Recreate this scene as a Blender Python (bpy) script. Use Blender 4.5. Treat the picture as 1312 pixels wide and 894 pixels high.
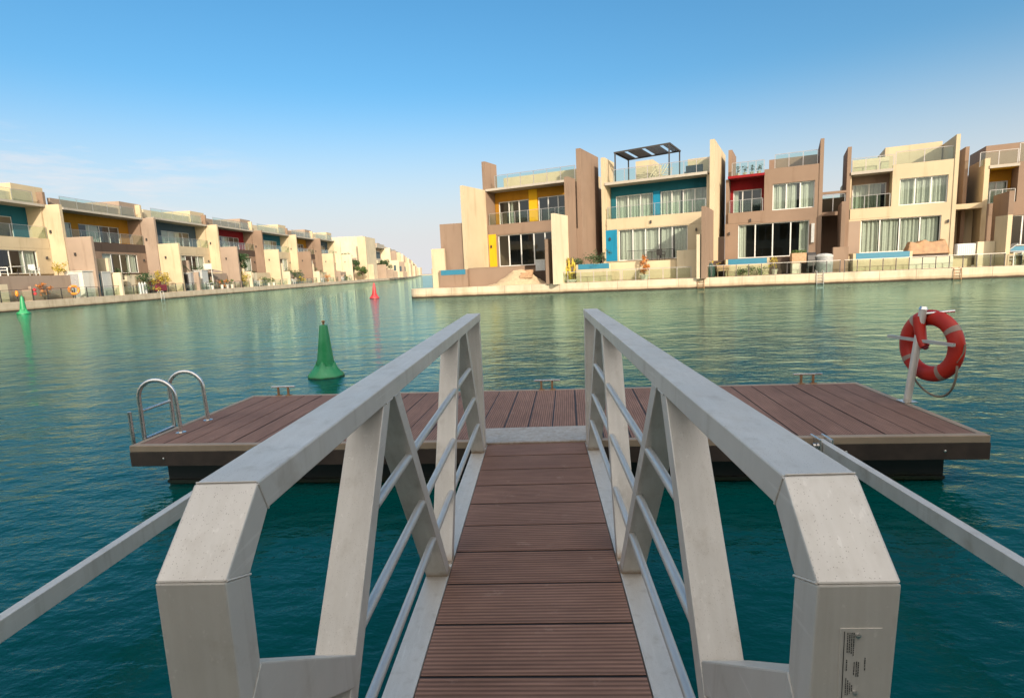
import bpy, math, random
from mathutils import Vector, Matrix
R = math.radians
for o in list(bpy.data.objects): bpy.data.objects.remove(o)
sc = bpy.context.scene
col = sc.collection
random.seed(11)

# ------------------------------------------------------------------ camera
cam = bpy.data.cameras.new("camera"); cam.lens = 36*702.84/1312; cam.sensor_width = 36; cam.clip_start = .05; cam.clip_end = 9000
co = bpy.data.objects.new("camera", cam); col.objects.link(co); sc.camera = co
pit, yaw, rol = R(8.17), R(-3.15), R(-2.6)
fw = Vector((math.sin(yaw)*math.cos(pit), math.cos(yaw)*math.cos(pit), -math.sin(pit)))
r0 = Vector((math.cos(yaw), -math.sin(yaw), 0)); u0 = r0.cross(fw)
rr = r0*math.cos(rol)+u0*math.sin(rol); uu = -r0*math.sin(rol)+u0*math.cos(rol)
M = Matrix((rr, uu, -fw)).transposed().to_4x4(); M.translation = (0, 0, 2.0)
co.matrix_world = M

# ------------------------------------------------------------------ sky, sun, exposure
SUN_EL, SUN_AZ = 23, 157          # azimuth clockwise from +Y: the sun stands behind the camera
w = bpy.data.worlds.new("World"); sc.world = w; w.use_nodes = True
nt = w.node_tree; N = nt.nodes; L = nt.links
bg = N["Background"]; bg.inputs["Strength"].default_value = .12
sky = N.new("ShaderNodeTexSky"); sky.sky_type = 'NISHITA'; sky.sun_disc = False
sky.sun_elevation = R(SUN_EL); sky.sun_rotation = R(SUN_AZ); sky.air_density = 1.0; sky.dust_density = 3.5; sky.ozone_density = 2.5
hsv = N.new("ShaderNodeHueSaturation"); hsv.inputs["Saturation"].default_value = 1.3; hsv.inputs["Hue"].default_value = .488; hsv.inputs["Value"].default_value = .95
L.new(sky.outputs[0], hsv.inputs["Color"])
tc = N.new("ShaderNodeTexCoord"); mp = N.new("ShaderNodeMapping"); mp.inputs["Scale"].default_value = (2.2, 2.2, 13)
mp.inputs["Rotation"].default_value = (0, R(5), 0)
nz = N.new("ShaderNodeTexNoise"); nz.inputs["Scale"].default_value = 2.1; nz.inputs["Detail"].default_value = 7; nz.inputs["Roughness"].default_value = .62
L.new(tc.outputs["Generated"], mp.inputs[0]); L.new(mp.outputs[0], nz.inputs["Vector"])
cr = N.new("ShaderNodeValToRGB"); cr.color_ramp.elements[0].position = .47; cr.color_ramp.elements[1].position = .72
L.new(nz.outputs["Fac"], cr.inputs[0])
sx = N.new("ShaderNodeSeparateXYZ"); L.new(tc.outputs["Generated"], sx.inputs[0])
def mrange(src, a, b, c=0, d=1):
    m = N.new("ShaderNodeMapRange"); m.interpolation_type = 'SMOOTHSTEP'
    for i, v in enumerate((a, b, c, d)): m.inputs[i+1].default_value = v
    L.new(src, m.inputs[0]); return m.outputs[0]
def wmul(a, b):
    m = N.new("ShaderNodeMath"); m.operation = 'MULTIPLY'; L.new(a, m.inputs[0])
    if isinstance(b, float): m.inputs[1].default_value = b
    else: L.new(b, m.inputs[1])
    return m.outputs[0]
lowm = mrange(sx.outputs["Z"], .235, .17); lft = mrange(sx.outputs["X"], -.38, -.62); up = mrange(sx.outputs["Z"], .03, .1)
fac = wmul(wmul(wmul(wmul(cr.outputs[0], lowm), lft), up), .9)
mx = N.new("ShaderNodeMixRGB"); mx.inputs[2].default_value = (4.7, 4.1, 3.9, 1)
L.new(fac, mx.inputs[0]); L.new(hsv.outputs[0], mx.inputs[1])
# pale haze band that the sky shows low over the land
hz = wmul(wmul(mrange(sx.outputs["Z"], .31, .0), mrange(sx.outputs["Y"], -.3, .4)), .93)
mx2 = N.new("ShaderNodeMixRGB"); mx2.inputs[2].default_value = (3.8, 3.78, 3.88, 1)
L.new(hz, mx2.inputs[0]); L.new(mx.outputs[0], mx2.inputs[1]); 
# warm sun-side glow behind the viewpoint, strengthened high up as added foreground fill
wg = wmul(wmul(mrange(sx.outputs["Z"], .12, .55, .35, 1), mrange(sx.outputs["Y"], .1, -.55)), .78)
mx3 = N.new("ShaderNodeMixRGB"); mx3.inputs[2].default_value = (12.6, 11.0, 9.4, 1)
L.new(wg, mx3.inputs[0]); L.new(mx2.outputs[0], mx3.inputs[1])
# pale fill added to the sky overhead and behind, to lighten the foreground
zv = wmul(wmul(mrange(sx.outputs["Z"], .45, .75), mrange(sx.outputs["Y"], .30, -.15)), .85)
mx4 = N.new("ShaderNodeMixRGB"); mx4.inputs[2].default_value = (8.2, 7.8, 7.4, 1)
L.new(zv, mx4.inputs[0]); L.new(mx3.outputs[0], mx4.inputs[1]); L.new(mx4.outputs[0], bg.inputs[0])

sl = bpy.data.lights.new("sun", 'SUN'); sl.energy = 3.15; sl.angle = R(.6); sl.color = (1, .885, .72)
so = bpy.data.objects.new("sun", sl); col.objects.link(so)
sd = Vector((math.sin(R(SUN_AZ))*math.cos(R(SUN_EL)), math.cos(R(SUN_AZ))*math.cos(R(SUN_EL)), math.sin(R(SUN_EL))))
so.rotation_euler = sd.to_track_quat('Z', 'Y').to_euler(); so.location = (0, -30, 40)
vs = sc.view_settings; vs.view_transform = 'Standard'; vs.look = 'None'; vs.gamma = 1; vs.exposure = .85; vs.use_curve_mapping = False

# ------------------------------------------------------------------ materials
class NM:
    def __init__(s, name):
        s.m = bpy.data.materials.new(name); s.m.use_nodes = True; s.t = s.m.node_tree; s.N = s.t.nodes; s.L = s.t.links
        s.b = s.N["Principled BSDF"]; s.c = None
    def n(s, typ, **kw):
        x = s.N.new("ShaderNode"+typ)
        for k, v in kw.items(): setattr(x, k, v)
        return x
    def coord(s, scale=(1, 1, 1)):
        if s.c is None: s.c = s.n("TexCoord")
        mpg = s.n("Mapping"); mpg.inputs["Scale"].default_value = scale; s.L.new(s.c.outputs["Object"], mpg.inputs[0]); return mpg.outputs[0]
    def noise(s, scale, sc3=(1, 1, 1), detail=4, rough=.55):
        x = s.n("TexNoise"); x.inputs["Scale"].default_value = scale; x.inputs["Detail"].default_value = detail; x.inputs["Roughness"].default_value = rough
        s.L.new(s.coord(sc3), x.inputs["Vector"]); return x.outputs["Fac"]
    def ramp(s, src, a, b, ca, cb):
        x = s.n("ValToRGB"); e = x.color_ramp.elements; e[0].position = a; e[1].position = b; e[0].color = (*ca, 1); e[1].color = (*cb, 1)
        s.L.new(src, x.inputs[0]); return x.outputs[0]
    def math(s, op, a, b=None):
        x = s.n("Math", operation=op)
        for i, v in enumerate((a, b)):
            if v is None: continue
            if isinstance(v, (int, float)): x.inputs[i].default_value = v
            else: s.L.new(v, x.inputs[i])
        return x.outputs[0]
    def mix(s, f, a, b, mode='MIX'):
        x = s.n("MixRGB", blend_type=mode)
        for i, v in enumerate((f, a, b)):
            if isinstance(v, (int, float)): x.inputs[i].default_value = v
            elif isinstance(v, tuple): x.inputs[i].default_value = (*v, 1)
            else: s.L.new(v, x.inputs[i])
        return x.outputs[0]
    def bump(s, h, strength=.3, dist=.01, prev=None):
        x = s.n("Bump"); x.inputs["Strength"].default_value = strength; x.inputs["Distance"].default_value = dist; s.L.new(h, x.inputs["Height"])
        if prev is not None: s.L.new(prev, x.inputs["Normal"])
        return x.outputs[0]
    def set(s, **kw):
        for k, v in kw.items():
            i = s.b.inputs[k.replace("_", " ")]
            if isinstance(v, (int, float)): i.default_value = v
            elif isinstance(v, tuple): i.default_value = (*v, 1)
            else: s.L.new(v, i)
        return s
def sh(c, k): return tuple(min(1, x*k) for x in c)

def stucco(name, c, var=.12):
    m = NM(name)
    a = m.ramp(m.noise(.35, detail=5), .3, .72, sh(c, 1-var), sh(c, 1+var*.5))
    st = m.ramp(m.noise(1.6, (1, 1, .12), 4, .65), .55, .8, (1, 1, 1), (.70, .66, .61))
    colr = m.mix(.8, a, st, 'MULTIPLY')
    m.set(Base_Color=colr, Roughness=.88, Normal=m.bump(m.noise(28, detail=3), .25, .01))
    m.b.inputs["Specular IOR Level"].default_value = .25
    return m.m
def plain(name, c, rough=.5, metal=0, var=.1, bump=0, scale=6):
    m = NM(name); nzz = m.noise(scale, detail=4)
    m.set(Base_Color=m.ramp(nzz, .3, .7, sh(c, 1-var), sh(c, 1+var)), Roughness=rough, Metallic=metal)
    if bump: m.set(Normal=m.bump(m.noise(scale*6), bump, .01))
    return m.m
def aluminium(name, c=(.66, .63, .58), rough=.5, metal=.35, specks=True):
    m = NM(name)
    big = m.ramp(m.noise(2.2, detail=6, rough=.65), .28, .75, sh(c, .88), sh(c, 1.05))
    strk = m.ramp(m.noise(9, (6, 1, .35), 3), .35, .75, (.9, .89, .87), (1, 1, 1))
    cc = m.mix(.7, big, strk, 'MULTIPLY')
    if specks:
        v = m.n("TexVoronoi"); v.inputs["Scale"].default_value = 210; m.L.new(m.coord((1, 1, .45)), v.inputs["Vector"])
        sp = m.math('LESS_THAN', v.outputs["Distance"], .15)
        sp = m.math('MULTIPLY', sp, m.math('GREATER_THAN', m.noise(9, detail=4, rough=.7), .43))
        ge = m.n("NewGeometry"); sz = m.n("SeparateXYZ"); m.L.new(ge.outputs["Normal"], sz.inputs[0])
        upf = m.math('MINIMUM', m.math('MAXIMUM', m.math('ADD', m.math('MULTIPLY', sz.outputs[2], 1.1), .12), .06), 1.0)   # grime settles on faces that look up
        cc = m.mix(m.math('MULTIPLY', m.math('MULTIPLY', sp, upf), .62), cc, (.16, .12, .095))
        dirt = m.ramp(m.noise(5, (1, 1, 1), 6, .7), .58, .82, (1, 1, 1), (.74, .69, .62)); cc = m.mix(.9, cc, dirt, 'MULTIPLY')
        runs = m.ramp(m.noise(16, (1, 1, .06), 4, .6), .55, .8, (1, 1, 1), (.74, .71, .67)); cc = m.mix(.75, cc, runs, 'MULTIPLY')
        gp = m.n("SeparateXYZ"); m.L.new(ge.outputs["Position"], gp.inputs[0])
        foot = m.ramp(m.math('ADD', gp.outputs[2], m.math('MULTIPLY', m.noise(22, detail=5, rough=.7), .075)), .492, .53, (.55, .40, .27), (1, 1, 1)); cc = m.mix(m.math('MULTIPLY', m.math('GREATER_THAN', gp.outputs[2], .4528), .8), cc, foot, 'MULTIPLY')
        scr = m.ramp(m.noise(70, (1, .05, .8), 2), .66, .72, (0, 0, 0), (.10, .10, .10)); cc = m.mix(.6, cc, scr, 'ADD')
    m.set(Base_Color=cc, Metallic=metal, Roughness=m.math('ADD', m.math('MULTIPLY', m.noise(11, detail=4), .25), rough-.12), Normal=m.bump(m.noise(60, detail=3), .08, .004))
    return m.m
def decking(name, axis, period=.0226):
    m = NM(name)
    sp = m.n("SeparateXYZ"); m.L.new(m.coord(), sp.inputs[0])
    s = m.math('SINE', m.math('MULTIPLY', sp.outputs[axis], 2*math.pi/period))
    ax = (1.2, 22, 1) if axis == 1 else (22, 1.2, 1)
    base = m.ramp(m.noise(1.4, detail=5), .3, .75, (.245, .139, .104), (.34, .20, .153))
    grain = m.ramp(m.noise(3.0, ax, 5, .65), .32, .72, (.70, .69, .68), (1.1, 1.09, 1.07))
    cc = m.mix(1, base, grain, 'MULTIPLY')
    g = m.ramp(s, -.7, -.2, (.42, .41, .40), (1, 1, 1)); cc = m.mix(.75, cc, g, 'MULTIPLY')
    dust = m.ramp(m.noise(7, detail=7, rough=.72), .60, .82, (0, 0, 0), (.22, .19, .17)); cc = m.mix(.5, cc, dust, 'ADD')
    m.b.inputs['Specular IOR Level'].default_value = .28
    m.set(Base_Color=cc, Roughness=.72, Normal=m.bump(s, .22, .003, m.bump(m.noise(90, detail=3), .2, .003)))
    return m.m
def water():
    m = NM("sea_water")
    a = m.noise(.8, (1, 1.75, 1), 4, .55); b = m.noise(3.0, (1, 1.5, 1), 4, .6); c = m.noise(.27, (1, 1.7, 1), 2)
    h = m.math('ADD', m.math('ADD', m.math('MULTIPLY', a, 1.25), m.math('MULTIPLY', b, .46)), m.math('MULTIPLY', c, .5))
    nrm_ = m.bump(h, 1.0, .046)
    deep = m.ramp(m.noise(.045, (1, 1.6, 1), 3), .3, .7, (.0, .046, .046), (.0, .068, .061))
    df = m.n("BsdfDiffuse"); m.L.new(deep, df.inputs[0]); m.L.new(nrm_, df.inputs["Normal"])
    gl = m.n("BsdfGlossy"); gl.inputs["Roughness"].default_value = .015; gl.inputs[0].default_value = (.67, .94, .89, 1); m.L.new(nrm_, gl.inputs["Normal"])
    fr = m.n("Fresnel"); fr.inputs[0].default_value = 1.333; m.L.new(nrm_, fr.inputs["Normal"])
    mxs = m.n("MixShader"); m.L.new(m.math('MULTIPLY', fr.outputs[0], .92), mxs.inputs[0]); m.L.new(df.outputs[0], mxs.inputs[1]); m.L.new(gl.outputs[0], mxs.inputs[2])
    m.N.remove(m.b); m.L.new(mxs.outputs[0], m.N["Material Output"].inputs[0])
    return m.m
def glassy(name, tint, refl=.12, rough=.02):
    m = NM(name); m.N.remove(m.b)
    tr = m.n("BsdfTransparent"); tr.inputs[0].default_value = (*tint, 1)
    gl = m.n("BsdfGlossy"); gl.inputs["Roughness"].default_value = rough; gl.inputs[0].default_value = (.9, .95, 1, 1)
    lw = m.n("LayerWeight"); lw.inputs[0].default_value = .5
    f = m.math('MINIMUM', m.math('ADD', m.math('MULTIPLY', m.math('POWER', lw.outputs["Facing"], 3.5), .55), refl), 1.0)
    mxs = m.n("MixShader"); m.L.new(f, mxs.inputs[0]); m.L.new(tr.outputs[0], mxs.inputs[1]); m.L.new(gl.outputs[0], mxs.inputs[2])
    m.L.new(mxs.outputs[0], m.N["Material Output"].inputs[0]); return m.m
def leafy(name, c):
    m = NM(name)
    oi = m.noise(3.5, detail=3)
    m.set(Base_Color=m.ramp(oi, .3, .7, sh(c, .5), sh(c, 1.5)), Roughness=.6); return m.m

T = {}
T['cream'] = stucco("cream_stucco", (.50, .405, .265))
T['cream2'] = stucco("pale_cream_stucco", (.58, .485, .34))
T['brown'] = stucco("brown_stucco", (.235, .162, .115))
T['pink'] = stucco("dusty_pink_stucco", (.31, .235, .18))
T['dbrown'] = stucco("dark_brown_stucco", (.075, .052, .04))
T['yellow'] = stucco("yellow_stucco", (.66, .36, .012), .06)
T['orange'] = stucco("ochre_stucco", (.34, .155, .012), .06)  # on the corner villa: yellow recess wall with slab shade in its colour
T['teal'] = stucco("teal_stucco", (.012, .105, .14), .08)
T['blue'] = stucco("blue_stucco", (.010, .19, .32), .06)  # on the balcony pillar this brighter tone carries sunlight on teal in its colour
T['red'] = stucco("red_stucco", (.22, .010, .013), .06)
T['slate'] = stucco("slate_stucco", (.055, .085, .105), .08)
T['white'] = stucco("white_stucco", (.60, .56, .49), .1)
T['slab'] = stucco("slab_grey", (.40, .36, .30))
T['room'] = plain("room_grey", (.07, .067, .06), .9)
T['frame'] = plain("white_frame", (.62, .61, .57), .4, 0, .05)
T['dframe'] = plain("dark_frame", (.05, .05, .05), .5, 0, .1)
T['steel'] = plain("steel_post", (.42, .41, .39), .35, .7)
T['glass'] = glassy("window_glass", (.62, .67, .62), .07)
T['rail'] = glassy("railing_glass", (.84, .90, .86), .035)
T['curtain'] = plain("curtain_cloth", (.68, .68, .63), .9, 0, .08)
T['dark'] = plain("dark_metal", (.045, .04, .038), .5, .2)
T['alu'] = aluminium("gangway_aluminium")
T['tube'] = aluminium("tube_aluminium", (.62, .62, .61), .42, .55, False)
T['chrome'] = aluminium("polished_steel", (.72, .71, .69), .26, .9, False)
T['deckx'] = decking("brown_composite_deck", 1)
T['decky'] = decking("brown_composite_boards", 0)
T['trim'] = plain("pale_edge_trim", (.31, .235, .168), .55, .1, .1)
T['fascia'] = plain("dark_rubber_fascia", (.040, .026, .020), .55, 0, .35)
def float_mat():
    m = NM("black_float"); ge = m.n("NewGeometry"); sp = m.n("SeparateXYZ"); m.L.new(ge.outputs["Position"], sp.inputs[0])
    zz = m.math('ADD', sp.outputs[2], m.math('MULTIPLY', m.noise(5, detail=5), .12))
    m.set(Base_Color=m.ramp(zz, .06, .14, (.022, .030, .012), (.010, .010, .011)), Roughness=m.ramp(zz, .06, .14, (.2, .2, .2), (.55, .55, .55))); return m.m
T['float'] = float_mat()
def buoy_mat(name, c):
    m = NM(name)
    fade = m.ramp(m.noise(2.2, detail=5, rough=.65), .35, .75, sh(c, .75), tuple(x*.9+.05 for x in c))
    scuff = m.ramp(m.noise(9, (1, 1, .3), 5, .7), .62, .78, (0, 0, 0), (.10, .10, .09)); cc = m.mix(.7, fade, scuff, 'ADD')
    ge = m.n("NewGeometry"); sp = m.n("SeparateXYZ"); m.L.new(ge.outputs["Position"], sp.inputs[0])
    zz = m.math('ADD', sp.outputs[2], m.math('MULTIPLY', m.noise(6, detail=4), .09))
    grow = m.ramp(zz, .05, .085, (.16, .15, .08), (1, 1, 1)); cc = m.mix(1, cc, grow, 'MULTIPLY')
    m.set(Base_Color=cc, Roughness=m.math('ADD', m.math('MULTIPLY', m.noise(7), .3), .3)); return m.m
T['green'] = buoy_mat("green_buoy_plastic", (.004, .27, .085)); T['redb'] = buoy_mat("red_buoy_plastic", (.56, .02, .025))
T['ring'] = plain("red_ring_plastic", (.43, .018, .006), .5, 0, .14, .1, 5)
T['band'] = plain("reflective_tape", (.30, .22, .17), .5, 0, .2)
T['rope'] = plain("rope", (.22, .18, .13), .9)
T['rust'] = plain("rusty_metal", (.32, .18, .09), .7, .4, .25)
T['tile'] = plain("blue_pool_tile", (.025, .15, .23), .35, 0, .2, 0, 30)
T['sand'] = plain("pale_sand", (.40, .30, .185), .95, 0, .12, .6, 5)
T['wood'] = plain("weathered_wood", (.36, .22, .12), .7, 0, .25)
T['tarp'] = plain("brown_tarp", (.27, .145, .06), .6, 0, .25, .3, 3)
T['greyc'] = plain("grey_cover", (.28, .28, .28), .6, 0, .2, .2)
T['tub'] = plain("pale_grey_shell", (.42, .42, .40), .5, 0, .12)
T['dgreen'] = plain("dark_green_cover", (.03, .06, .05), .5, 0, .2)
T['maroon'] = plain("maroon_fabric", (.17, .02, .03), .8, 0, .2)
T['stone'] = stucco("planter_stone", (.62, .55, .45))
T['leaf'] = leafy("green_leaf", (.07, .115, .025))
T['leafd'] = leafy("dark_leaf", (.035, .07, .02))
T['leafy'] = leafy("yellow_leaf", (.38, .28, .03))
T['leafr'] = leafy("russet_leaf", (.42, .15, .03))
T['bark'] = plain("bark", (.16, .11, .07), .9, 0, .3)
T['orangeb'] = plain("orange_float", (.75, .22, .02), .5)
T['print'] = plain("black_print", (.015, .015, .015), .6)
def quay_mat(pitch):
    m = NM("quay_concrete")
    base = m.ramp(m.noise(.7, detail=6, rough=.65), .3, .72, (.42, .34, .24), (.58, .48, .35))
    ge = m.n("NewGeometry"); sp = m.n("SeparateXYZ"); m.L.new(ge.outputs["Position"], sp.inputs[0])
    zz = m.math('ADD', sp.outputs[2], m.math('MULTIPLY', m.noise(.9, (1, 1, .2), 5), .14))
    tide = m.ramp(zz, .14, .24, (.10, .07, .045), (1, 1, 1))
    damp = m.ramp(zz, .30, .40, (.80, .76, .70), (1, 1, 1))
    so_ = m.n("SeparateXYZ"); m.L.new(m.coord(), so_.inputs[0])
    jt = m.math('LESS_THAN', m.math('FRACT', m.math('DIVIDE', m.math('ADD', so_.outputs[0], 500), pitch)), .03/pitch)
    st = m.ramp(m.noise(1.2, (1, 1, .15), 5, .65), .5, .8, (1, 1, 1), (.70, .66, .60))
    cc = m.mix(1, m.mix(1, m.mix(1, base, tide, 'MULTIPLY'), damp, 'MULTIPLY'), st, 'MULTIPLY')
    m.set(Base_Color=m.mix(m.math('MULTIPLY', jt, .7), cc, (.08, .06, .045)), Roughness=.9, Normal=m.bump(m.noise(12, detail=5), .4, .02)); return m.m
T['quay'] = quay_mat(2.28); T['lquay'] = quay_mat(3.5)
T['ground'] = plain("paving", (.42, .34, .25), .95, 0, .15, .3, 2)
T['water'] = water()

# ------------------------------------------------------------------ mesh helpers
I4 = Matrix.Identity(4)
ROOT = {}
class MB:
    def __init__(s, F=I4): s.F = F; s.v = []; s.f = []
    def add(s, vs_, fs):
        k = len(s.v); s.v += [Vector(x) for x in vs_]; s.f += [tuple(i+k for i in f) for f in fs]; return s
    def box(s, x0, x1, y0, y1, z0, z1):
        if x0 > x1: x0, x1 = x1, x0
        if y0 > y1: y0, y1 = y1, y0
        return s.add([(x0, y0, z0), (x1, y0, z0), (x1, y1, z0), (x0, y1, z0), (x0, y0, z1), (x1, y0, z1), (x1, y1, z1), (x0, y1, z1)],
                     [(3, 2, 1, 0), (4, 5, 6, 7), (0, 1, 5, 4), (1, 2, 6, 5), (2, 3, 7, 6), (3, 0, 4, 7)])
    def prism(s, poly, axis, a, b):
        # poly of 2D points, extruded along axis (0: poly in yz, 1: poly in xz, 2: poly in xy)
        n = len(poly)
        def P(p, t): return (t, p[0], p[1]) if axis == 0 else ((p[0], t, p[1]) if axis == 1 else (p[0], p[1], t))
        vs_ = [P(p, a) for p in poly]+[P(p, b) for p in poly]
        return s.add(vs_, [tuple(range(n-1, -1, -1)), tuple(range(n, 2*n))]+[(i, (i+1) % n, (i+1) % n+n, i+n) for i in range(n)])
    def bar(s, p, q, wx, h, up=(0, 0, 1)):
        p = Vector(p); q = Vector(q); d = (q-p).normalized(); sd_ = d.cross(Vector(up)).normalized(); u = sd_.cross(d)
        vs_ = [e+sd_*(a*wx/2)+u*(b*h/2) for e in (p, q) for a, b in ((-1, -1), (1, -1), (1, 1), (-1, 1))]
        return s.add(vs_, [(0, 1, 2, 3), (7, 6, 5, 4)]+[(i, i+4, (i+1) % 4+4, (i+1) % 4) for i in range(4)])
    def tube(s, pts, r, n=10, caps=True):
        pts = [Vector(p) for p in pts]; k0 = len(s.v); rs = r if isinstance(r, (list, tuple)) else [r]*len(pts)
        prev = None
        for i, p in enumerate(pts):
            d = (pts[min(i+1, len(pts)-1)]-pts[max(i-1, 0)]).normalized()
            ref = prev if prev is not None else (Vector((0, 0, 1)) if abs(d.z) < .9 else Vector((1, 0, 0)))
            a = d.cross(ref).normalized(); b = a.cross(d).normalized(); prev = b
            for j in range(n):
                t = 2*math.pi*j/n; s.v.append(p+(a*math.cos(t)+b*math.sin(t))*rs[i])
        for i in range(len(pts)-1):
            for j in range(n):
                s.f.append((k0+i*n+j, k0+i*n+(j+1) % n, k0+(i+1)*n+(j+1) % n, k0+(i+1)*n+j))
        if caps:
            s.f.append(tuple(k0+j for j in range(n-1, -1, -1))); s.f.append(tuple(k0+(len(pts)-1)*n+j for j in range(n)))
        return s
    def lathe(s, prof, n=32, c=(0, 0, 0), mod=None):
        k0 = len(s.v); c = Vector(c)
        for i, (r, z) in enumerate(prof):
            for j in range(n):
                t = 2*math.pi*j/n; rz = mod(i, t, r, z) if mod else (r, z)
                s.v.append(c+Vector((rz[0]*math.cos(t), rz[0]*math.sin(t), rz[1])))
        for i in range(len(prof)-1):
            for j in range(n): s.f.append((k0+i*n+j, k0+i*n+(j+1) % n, k0+(i+1)*n+(j+1) % n, k0+(i+1)*n+j))
        s.f.append(tuple(k0+j for j in range(n-1, -1, -1))); s.f.append(tuple(k0+(len(prof)-1)*n+j for j in range(n)))
        return s
    def leaf(s, p, size, rng):
        a = Vector((rng.gauss(0, 1), rng.gauss(0, 1), rng.gauss(0, 1))).normalized(); b = a.orthogonal().normalized(); c = a.cross(b)
        t = rng.random()*6.28; e = b*math.cos(t)+c*math.sin(t); f = a.cross(e); p = Vector(p)
        return s.add([p-e*size, p-f*size*.45, p+e*size, p+f*size*.45], [(0, 1, 2, 3)])
    def holed(s, x0, x1, z0, z1, y, t, holes):
        xs = sorted({x0, x1, *[min(max(h[i], x0), x1) for h in holes for i in (0, 1)]}); zs = sorted({z0, z1, *[min(max(h[i], z0), z1) for h in holes for i in (2, 3)]})
        def hole(i, j):
            if i < 0 or j < 0 or i >= len(xs)-1 or j >= len(zs)-1: return True
            cx, cz = (xs[i]+xs[i+1])/2, (zs[j]+zs[j+1])/2
            return any(h[0] < cx < h[1] and h[2] < cz < h[3] for h in holes)
        for i in range(len(xs)-1):
            for j in range(len(zs)-1):
                if hole(i, j): continue
                a, b, c, d = xs[i], xs[i+1], zs[j], zs[j+1]
                s.add([(a, y, c), (b, y, c), (b, y, d), (a, y, d)], [(0, 1, 2, 3)]); s.add([(a, y+t, c), (b, y+t, c), (b, y+t, d), (a, y+t, d)], [(3, 2, 1, 0)])
                if hole(i-1, j): s.add([(a, y, c), (a, y, d), (a, y+t, d), (a, y+t, c)], [(0, 1, 2, 3)])
                if hole(i+1, j): s.add([(b, y, c), (b, y+t, c), (b, y+t, d), (b, y, d)], [(0, 1, 2, 3)])
                if hole(i, j-1): s.add([(a, y, c), (a, y+t, c), (b, y+t, c), (b, y, c)], [(0, 1, 2, 3)])
                if hole(i, j+1): s.add([(a, y, d), (b, y, d), (b, y+t, d), (a, y+t, d)], [(0, 1, 2, 3)])
        return s
    def build(s, name, mat, parent=None, smooth=False, bevel=0):
        if parent is not None:
            r = parent
            while r.parent is not None: r = r.parent
            W = ROOT[r.as_pointer()]
        else:
            ws = [s.F @ v for v in s.v]; c = Vector(((min(v.x for v in ws)+max(v.x for v in ws))/2, (min(v.y for v in ws)+max(v.y for v in ws))/2, min(v.z for v in ws)))
            W = Matrix.Translation(c) @ s.F.to_3x3().to_4x4()
        X = W.inverted() @ s.F
        me = bpy.data.meshes.new(name); me.from_pydata([X @ v for v in s.v], [], s.f); me.update()
        me.materials.append(T[mat] if isinstance(mat, str) else mat)
        if smooth:
            for p in me.polygons: p.use_smooth = True
        o = bpy.data.objects.new(name, me); col.objects.link(o)
        if parent is not None: o.parent = parent
        else: o.matrix_world = W; ROOT[o.as_pointer()] = W
        if smooth:
            es = o.modifiers.new("edge", 'EDGE_SPLIT'); es.split_angle = R(40)
        if bevel:
            b = o.modifiers.new("bevel", 'BEVEL'); b.width = bevel; b.segments = 2; b.limit_method = 'ANGLE'
        return o
def tag(o, label=None, cat=None, group=None, kind=None):
    if label: o['label'] = label
    if cat: o['category'] = cat
    if group: o['group'] = group
    if kind: o['kind'] = kind
    return o
def thing(name, label, cat, loc=(0, 0, 0), F=I4, group=None):
    o = bpy.data.objects.new(name, None); col.objects.link(o); o.empty_display_size = .2
    W = Matrix.Translation(F @ Vector(loc)) @ F.to_3x3().to_4x4()
    o.matrix_world = W; ROOT[o.as_pointer()] = W
    return tag(o, label, cat, group)
def dup(o, parent=None, off=None):
    c = o.copy(); col.objects.link(c)
    if parent is not None: c.parent = parent
    for ch in o.children: dup(ch, c)
    return c
def frame(ang, x=0, y=0): return Matrix.Translation((x, y, 0)) @ Matrix.Rotation(R(ang), 4, 'Z')
FR = frame(-24)                      # right row of villas: x along the facades, y into the island
FL = frame(92)                       # left row: x up the canal, y into the land
FQ = frame(-9.93, 0, 44.7)           # right quay: x along its edge, y behind it

# ------------------------------------------------------------------ ground, water, quays
MB().add([(-4000, -300, 0), (4000, -300, 0), (4000, 6000, 0), (-4000, 6000, 0)], [(0, 1, 2, 3)]).build("water", 'water')
tag(bpy.data.objects["water"], kind='structure')
MB().add([(-4500, -400, -6), (4500, -400, -6), (4500, 6500, -6), (-4500, 6500, -6)], [(0, 1, 2, 3)]).build("seabed", 'sand')
tag(bpy.data.objects["seabed"], kind='structure')
# right island: quay wall with rounded corner, built of long coping blocks
def arc(cx, cy, r, a0, a1, n=8): return [(cx+r*math.cos(R(a0+(a1-a0)*i/n)), cy+r*math.sin(R(a0+(a1-a0)*i/n))) for i in range(n+1)]
isl = [(-9.8, 2.6)]+arc(-10.4, 1.0, 1.0, 150, 270)+[(80, 0), (80, 40), (60, 300), (-12, 300)]
mq = MB(FQ); mq.prism(isl, 2, -2, .745); tag(mq.build("island_ground", 'quay'), kind='structure')
isl2 = arc(-10.4, 1.0, 1.06, 150, 270)+[(80, -.06), (80, .9), (-9.8, .9), (-9.8, 2.66)]
mq = MB(FQ); mq.prism(isl2, 2, -1.5, .762); tag(mq.build("quay_edge", 'quay', None, False, .02), kind='structure')
# left bank
bank = [(-60, 54.2), (252, 55.7), (340, 66), (486, 90), (740, 132), (1200, 230), (1200, 600), (-60, 600)]
mb = MB(FL); mb.prism(bank, 2, -2, .93); tag(mb.build("left_bank", 'quay'), kind='structure')
mb = MB(FL); mb.prism([(-60, 54.15), (252, 55.65), (340, 65.95), (486, 89.95), (486, 92), (252, 57), (-60, 55.2)], 2, -1.5, .99)
tag(mb.build("left_quay_edge", 'lquay', None, False, .02), kind='structure')
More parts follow.
